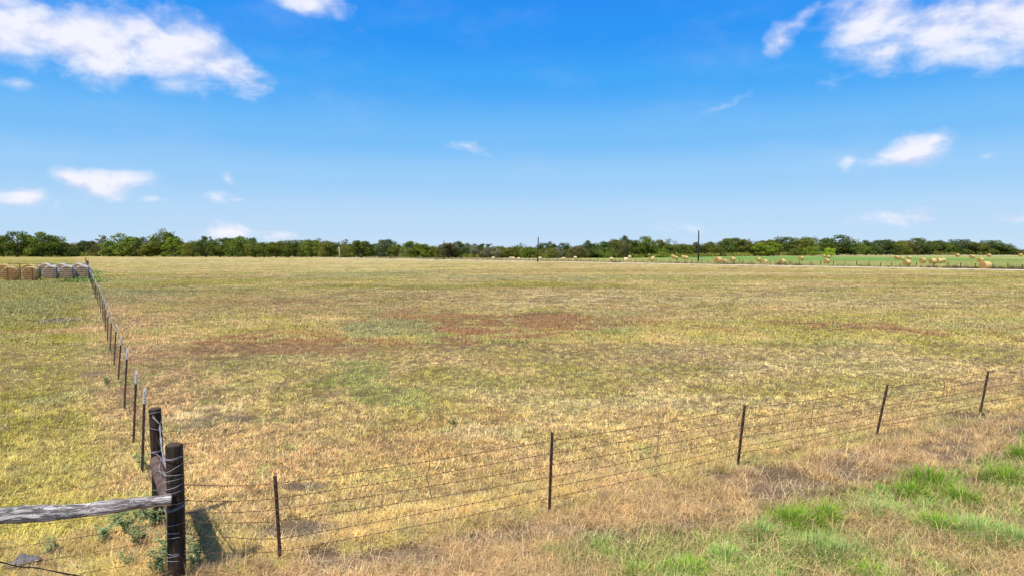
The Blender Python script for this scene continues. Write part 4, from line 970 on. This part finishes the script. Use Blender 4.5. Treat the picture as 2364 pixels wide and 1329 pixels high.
# near dry turf (7 to 36 m)
Xn, Yn = sample(96000, 6.8, 36, power=2)
cn, bn_, ln = field_colour(Xn, Yn); keep = (rs.rand(len(Xn)) > np.clip(bn_*1.35, 0, .97)) & (rs.rand(len(Xn)) > .30*(d_front(Xn, Yn) > -.2))
Xn, Yn, cn, ln = Xn[keep], Yn[keep], cn[keep], ln[keep]
df = d_front(Xn, Yn); straw = (df > -1.0) | (rs.rand(len(Xn)) < .10); lush = (ln > .30) & (df > 0) & (rs.rand(len(Xn)) < .72)
a_ = ~straw
scatter('field_grass', C_DRY, Xn[a_], Yn[a_], lum(cn[a_]*BRI, rs), rs.uniform(.7, 1.25, a_.sum()), 'short dry yellow-green grass covering the field and paddock', 1)
a_ = straw & ~lush
scatter('straw_grass', C_STR, Xn[a_], Yn[a_], lum(cn[a_]*BRI*1.0, rs, .45), rs.uniform(.35, 1.0, a_.sum()), 'flattened tan straw grass along the front fence', 2)
a_ = lush
scatter('verge_grass', C_LUSH, Xn[a_], Yn[a_], lum(blend(cn[a_], (.27, .43, .085), sst(fbm(Xn[a_]*1.1, Yn[a_]*1.1, 2), .38, .58)*.9), rs, .35), rs.uniform(.35, .8, a_.sum()), 'green grass sprouting on the verge before the fence', 3)
C_STK = proto_collection('straw_stalks', [(6, .16, .42, .007, 1.47), (5, .14, .5, .006, 1.44), (7, .18, .34, .008, 1.5)])
Xs, Ys = sample(26000, 6.8, 22, power=2); df = d_front(Xs, Ys); cs, bs_, ls_ = field_colour(Xs, Ys)
a_ = (df > -2.2) & (rs.rand(len(Xs)) < .42+.3*(df > 0)-.35*ls_-.6*bs_)
scatter('fallen_straw', C_STK, Xs[a_], Ys[a_], lum(np.tile(np.array((.56, .385, .20)), (a_.sum(), 1)), rs, .3), rs.uniform(.5, 1.1, a_.sum()), 'long fallen straw stalks lying tangled on the verge', 9)
Xt, Yt_ = sample(5200, 8, 70, power=2); ct, _, _ = field_colour(Xt, Yt_); k_ = (fbm(Xt/3, Yt_/3, 5, 3)*.6+rs.rand(len(Xt))*.4 > .56) & (d_front(Xt, Yt_) < 0)
Xt, Yt_, ct = Xt[k_], Yt_[k_], ct[k_]; ct = blend(ct, (.20, .17, .06), (rs.rand(len(Xt)) < .5)*.7); ct = blend(ct, (.13, .085, .05), (rs.rand(len(Xt)) < .28)*.8)
scatter('taller_field_tufts', C_STR, Xt, Yt_, lum(ct, rs, .3), rs.uniform(.6, 1.35, len(Xt)), 'taller olive and brown tufts dotted over the mown field', 10)
# middle and far turf
Xm, Ym = sample(90000, 30, 118, power=2); k_ = rs.rand(len(Xm)) > sst(Ym, 72, 116); Xm, Ym = Xm[k_], Ym[k_]; cm, bm_, _ = field_colour(Xm, Ym)
scatter('middle_field_grass', C_MID, Xm, Ym, lum(cm*BRI*1.06, rs, .18), rs.uniform(.6, 1.2, len(Xm)), 'short dry grass over the middle of the field', 4)
Xf, Yf = sample(90000, 58, 330, power=2); k_ = rs.rand(len(Xf)) < sst(Yf, 56, 100); Xf, Yf = Xf[k_], Yf[k_]; cf, bf_, _ = field_colour(Xf, Yf); dr = d_road(Xf, Yf); k_ = (dr > 3.2) | (dr < -4.0)
Xf, Yf, cf = Xf[k_], Yf[k_], cf[k_]
scatter('far_field_grass', C_FAR, Xf, Yf, lum(cf*BRI*(1.05-.13*sst(Yf, 110, 260))[:, None], rs, .15), rs.uniform(.5, 1.1, len(Xf)), 'short dry grass over the far end of the field', 5)
# weeds along the road fence
C_WEED = proto_collection('tall_weed_clump', [(16, .35, .75, .055, .30), (14, .40, .60, .06, .45), (18, .30, .95, .05, .22)])
n = 5200; s_ = rs.uniform(-20, 300, n); o_ = rs.normal(6.3, 1.2, n); Xr = ra.x+rd.x*s_+rn.x*o_; Yr = ra.y+rd.y*s_+rn.y*o_
cr = blend(np.tile(np.array((.38, .29, .14)), (n, 1)), (.10, .072, .04), sst(fbm(s_/9, o_/3, 2), .5, .7)); cr = blend(cr, (.28, .28, .10), sst(fbm(s_/14+9, o_/3, 1), .45, .6)*.8)
scatter('roadside_weeds', C_WEED, Xr, Yr, lum(cr, rs, .35), rs.uniform(.65, 1.35, n)*(1+.35*sst(fbm(s_/6, o_/3, 5), .5, .65)), 'tall brown and olive weeds along the road fence', 6, 'weeds')
# grey-green weeds in the paddock before the bales
wx_ = [ground(rs.uniform(-20, 208), 650+90*rs.rand()**1.6*(.4+.9*rs.rand())) for _ in range(2300)]
Xw = np.array([p.x for p in wx_]); Yw = np.array([p.y for p in wx_]); cw = np.tile(np.array((.31, .295, .11)), (len(Xw), 1)); cw = blend(cw, (.38, .32, .10), sst(fbm(Xw/3, Yw/5, 2), .42, .6)*.8)
scatter('paddock_weeds', C_MID, Xw, Yw, lum(cw, rs, .3), rs.uniform(.8, 2.2, len(Xw)), 'grey-green knee-high weeds in the paddock before the stored bales', 7, 'weeds')
# tall weeds just behind the pen and round its posts
wx_ = [ground(rs.uniform(85, 215), rs.uniform(626, 634)) for _ in range(300)]+[ground(rs.uniform(170, 212), rs.uniform(640, 652)) for _ in range(260)]
Xw = np.array([p.x for p in wx_]); Yw = np.array([p.y for p in wx_]); cw = np.tile(np.array((.22, .27, .07)), (len(Xw), 1))
scatter('pen_weeds', C_FAR, Xw, Yw, lum(cw, rs, .35), rs.uniform(1.0, 3.6, len(Xw)), 'green weeds growing round the bale pen', 8, 'weeds')
# ------------------------------------------------------------------ single tussocks and plants
M_LUSH = leaf_material('lush_grass', (.18, .33, .020), (.47, .68, .070), .42)
M_BLUEG = leaf_material('blue_grass', (.27, .41, .09), (.52, .71, .20), .4)
M_STRAWT = leaf_material('tall_straw', (.36, .25, .13), (.60, .45, .27), .25)
M_WEED = leaf_material('weed_leaves', (.13, .19, .065), (.33, .41, .19), .3)
def tussock(px, py, rpx, hgt_, mat, label, n=420, seed=0, w=.008, lean=.75, name='grass_tussock', group='green grass tussocks on the verge', cat='grass tussock'):
    p = ground(px, py); R0 = rpx*p.y/F; rr = random.Random(seed); b = MB()
    for _ in range(n):
        th = rr.uniform(0, 6.28); r = R0*rr.random()**.75; az_ = th+rr.gauss(0, .7)
        blade(b, rr, r*math.cos(th), r*math.sin(th)*.9, hgt_*rr.uniform(.45, 1.15)*(1-.45*(r/R0)**2), w*rr.uniform(.6, 1.2), max(.05, min(1.4, rr.gauss(lean*(.35+.9*r/R0), .22))), az_)
    for i_ in range(len(b.m)//2):
        if rr.random() < .16: b.m[2*i_] = b.m[2*i_+1] = 1
    o = b.build(name, [mat, M_STRAWT], loc=(p.x, p.y, zat(p.x, p.y))); tag(o, label, cat, group); return o
TS = [(2140, 1112, 58, .36, M_LUSH, 'largest dark green tussock, standing by bare straw near the verge top'), (2215, 1150, 36, .30, M_LUSH, 'green tussock just below and right of the largest dark tussock'), (2100, 1135, 34, .24, M_LUSH, 'low green tuft at the foot of the largest dark tussock'),
      (2318, 1105, 52, .32, M_LUSH, 'bright green tussock near the right edge, upper one'), (2356, 1050, 26, .32, M_LUSH, 'green tuft cut by the right edge above the others'), (1830, 1205, 60, .30, M_LUSH, 'wide green tussock with seed stalks left of the blue-green patch'), (1905, 1195, 34, .32, M_LUSH, 'dark green tussock beside the blue-green patch'),
      (2025, 1180, 78, .20, M_BLUEG, 'blue-green low grass patch in the middle of the verge'), (1910, 1282, 90, .26, M_BLUEG, 'broad pale green patch near the bottom edge'), (2255, 1235, 95, .30, M_BLUEG, 'broad pale green tussock near the right edge, lower one'), (2160, 1215, 44, .26, M_LUSH, 'olive green tuft between the pale tussock and the blue-green patch'),
      (1755, 1235, 46, .24, M_BLUEG, 'bluish tuft at the left foot of the wide stalky tussock'), (1672, 1285, 36, .22, M_BLUEG, 'isolated bluish tuft left of the broad pale patch'), (1590, 1318, 44, .20, M_LUSH, 'green tuft cut by the bottom edge'), (2345, 1255, 50, .28, M_BLUEG, 'pale green tuft cut by the right edge'), (2000, 1330, 50, .20, M_LUSH, 'low green tuft at the bottom edge below the blue-green patch'), (1465, 1328, 60, .16, M_LUSH, 'low green tuft farthest left along the bottom edge')]
for k, (px, py, rp_, hh, mt, lab) in enumerate(TS): tussock(px, py+8, rp_*1.1, hh*1.2, mt, lab, int(230+rp_*5.5), 30+k, .015)
SG = 'dry straw tufts along the front fence'
for k, (px, py, rp_, hh, lab) in enumerate([(520, 1335, 60, .36, 'tall straw tuft right of the corner post foot'), (465, 1350, 40, .30, 'straw tuft against the corner post foot'), (600, 1330, 40, .26, 'straw tuft between the corner post and the first steel post'), (1250, 1192, 24, .22, 'straw tuft at the foot of the second steel post'),
      (1900, 1060, 60, .24, 'pale straw tuft in front of the fourth steel post'), (1720, 1095, 30, .22, 'straw tuft beside the third steel post'), (2020, 1020, 30, .22, 'straw tuft at the foot of the fourth steel post'), (1160, 1205, 50, .22, 'brown dead tuft left of the second steel post'), (1830, 1045, 30, .24, 'brown dead tuft right of the third steel post'), (1400, 1150, 50, .20, 'straw tuft between the second and third steel posts')]):
    tussock(px, py, rp_, hh, M_STRAWT, lab, int(160+rp_*4), 80+k, .0065, .7, 'straw_tuft', SG, 'grass tuft')
def weed(px, py, sc, mat, label, seed, stems=9, leafs=14, Y=None):
    p = ground(px, py); rr = random.Random(seed); o = empty('weed_plant', (p.x, p.y, zat(p.x, p.y))); st = MB(); lf = MB()
    for _ in range(stems):
        az_ = rr.uniform(0, 6.28); ln_ = rr.uniform(.1, .6); h = sc*rr.uniform(.6, 1.1); pts_ = []
        bx, by_ = rr.uniform(-.12, .12)*sc*2, rr.uniform(-.12, .12)*sc*2
        for i_ in range(5): t = i_/4; pts_.append(Vector((bx+math.cos(az_)*ln_*h*t*t, by_+math.sin(az_)*ln_*h*t*t, h*t)))
        st.tube(pts_, [.004, .003, .003, .002, .0015], 3)
        for _l in range(leafs):
            t = rr.uniform(.15, 1); i_ = min(3, int(t*4)); q_ = pts_[i_].lerp(pts_[i_+1], t*4-i_); a2 = rr.uniform(0, 6.28); dv = Vector((math.cos(a2), math.sin(a2), rr.uniform(-.3, .7))).normalized(); l_ = rr.uniform(.05, .10)*(.6+sc); sd = Vector((-dv.y, dv.x, 0)).normalized()*l_*.22
            lf.add([q_, q_+dv*l_*.5+sd, q_+dv*l_, q_+dv*l_*.5-sd], [(0, 1, 2, 3)])
    st.build('stems', mat, o); lf.build('leaves', mat, o); return tag(o, label, 'weed', 'leafy weeds near the fences')
WD = [(372, 1335, .42, 'leafy dark green weed at the left foot of the corner post'), (350, 1215, .40, 'grey-green weed under the grey log by the back post'), (300, 1235, .34, 'grey-green weed left of the back post, under the log'), (395, 1230, .30, 'weed between the two wooden posts'), (240, 1255, .28, 'small weed under the middle of the grey log'), (120, 1285, .24, 'small green weed right of the grey rock'),
      (445, 1290, .30, 'green weed against the right side of the corner post'), (300, 1310, .22, 'low weed near the bottom edge left of the corner post'), (330, 1085, .40, 'grey weed around the foot of the first white-tipped post'), (1043, 976, .20, 'small dark green weed alone in the field'), (248, 888, .26, 'bright green weed left of the white-tipped posts'), (95, 1195, .2, 'small weed beneath the left end of the log')]
WD += [(330, 1200, .34, 'pale leafy weed just above the log beside the back post'), (392, 1300, .44, 'tallest leafy weed hugging the corner post foot'), (270, 1215, .26, 'thin weed directly under the log, between two others'), (320, 1262, .30, 'leafy weed below the log, left of the corner post'), (455, 1320, .34, 'dark weed in the straw right of the corner post foot')]
for k, (px, py, sc, lab) in enumerate(WD): weed(px, py, sc, M_WEED, lab, 200+k, 10 if sc > .25 else 6)
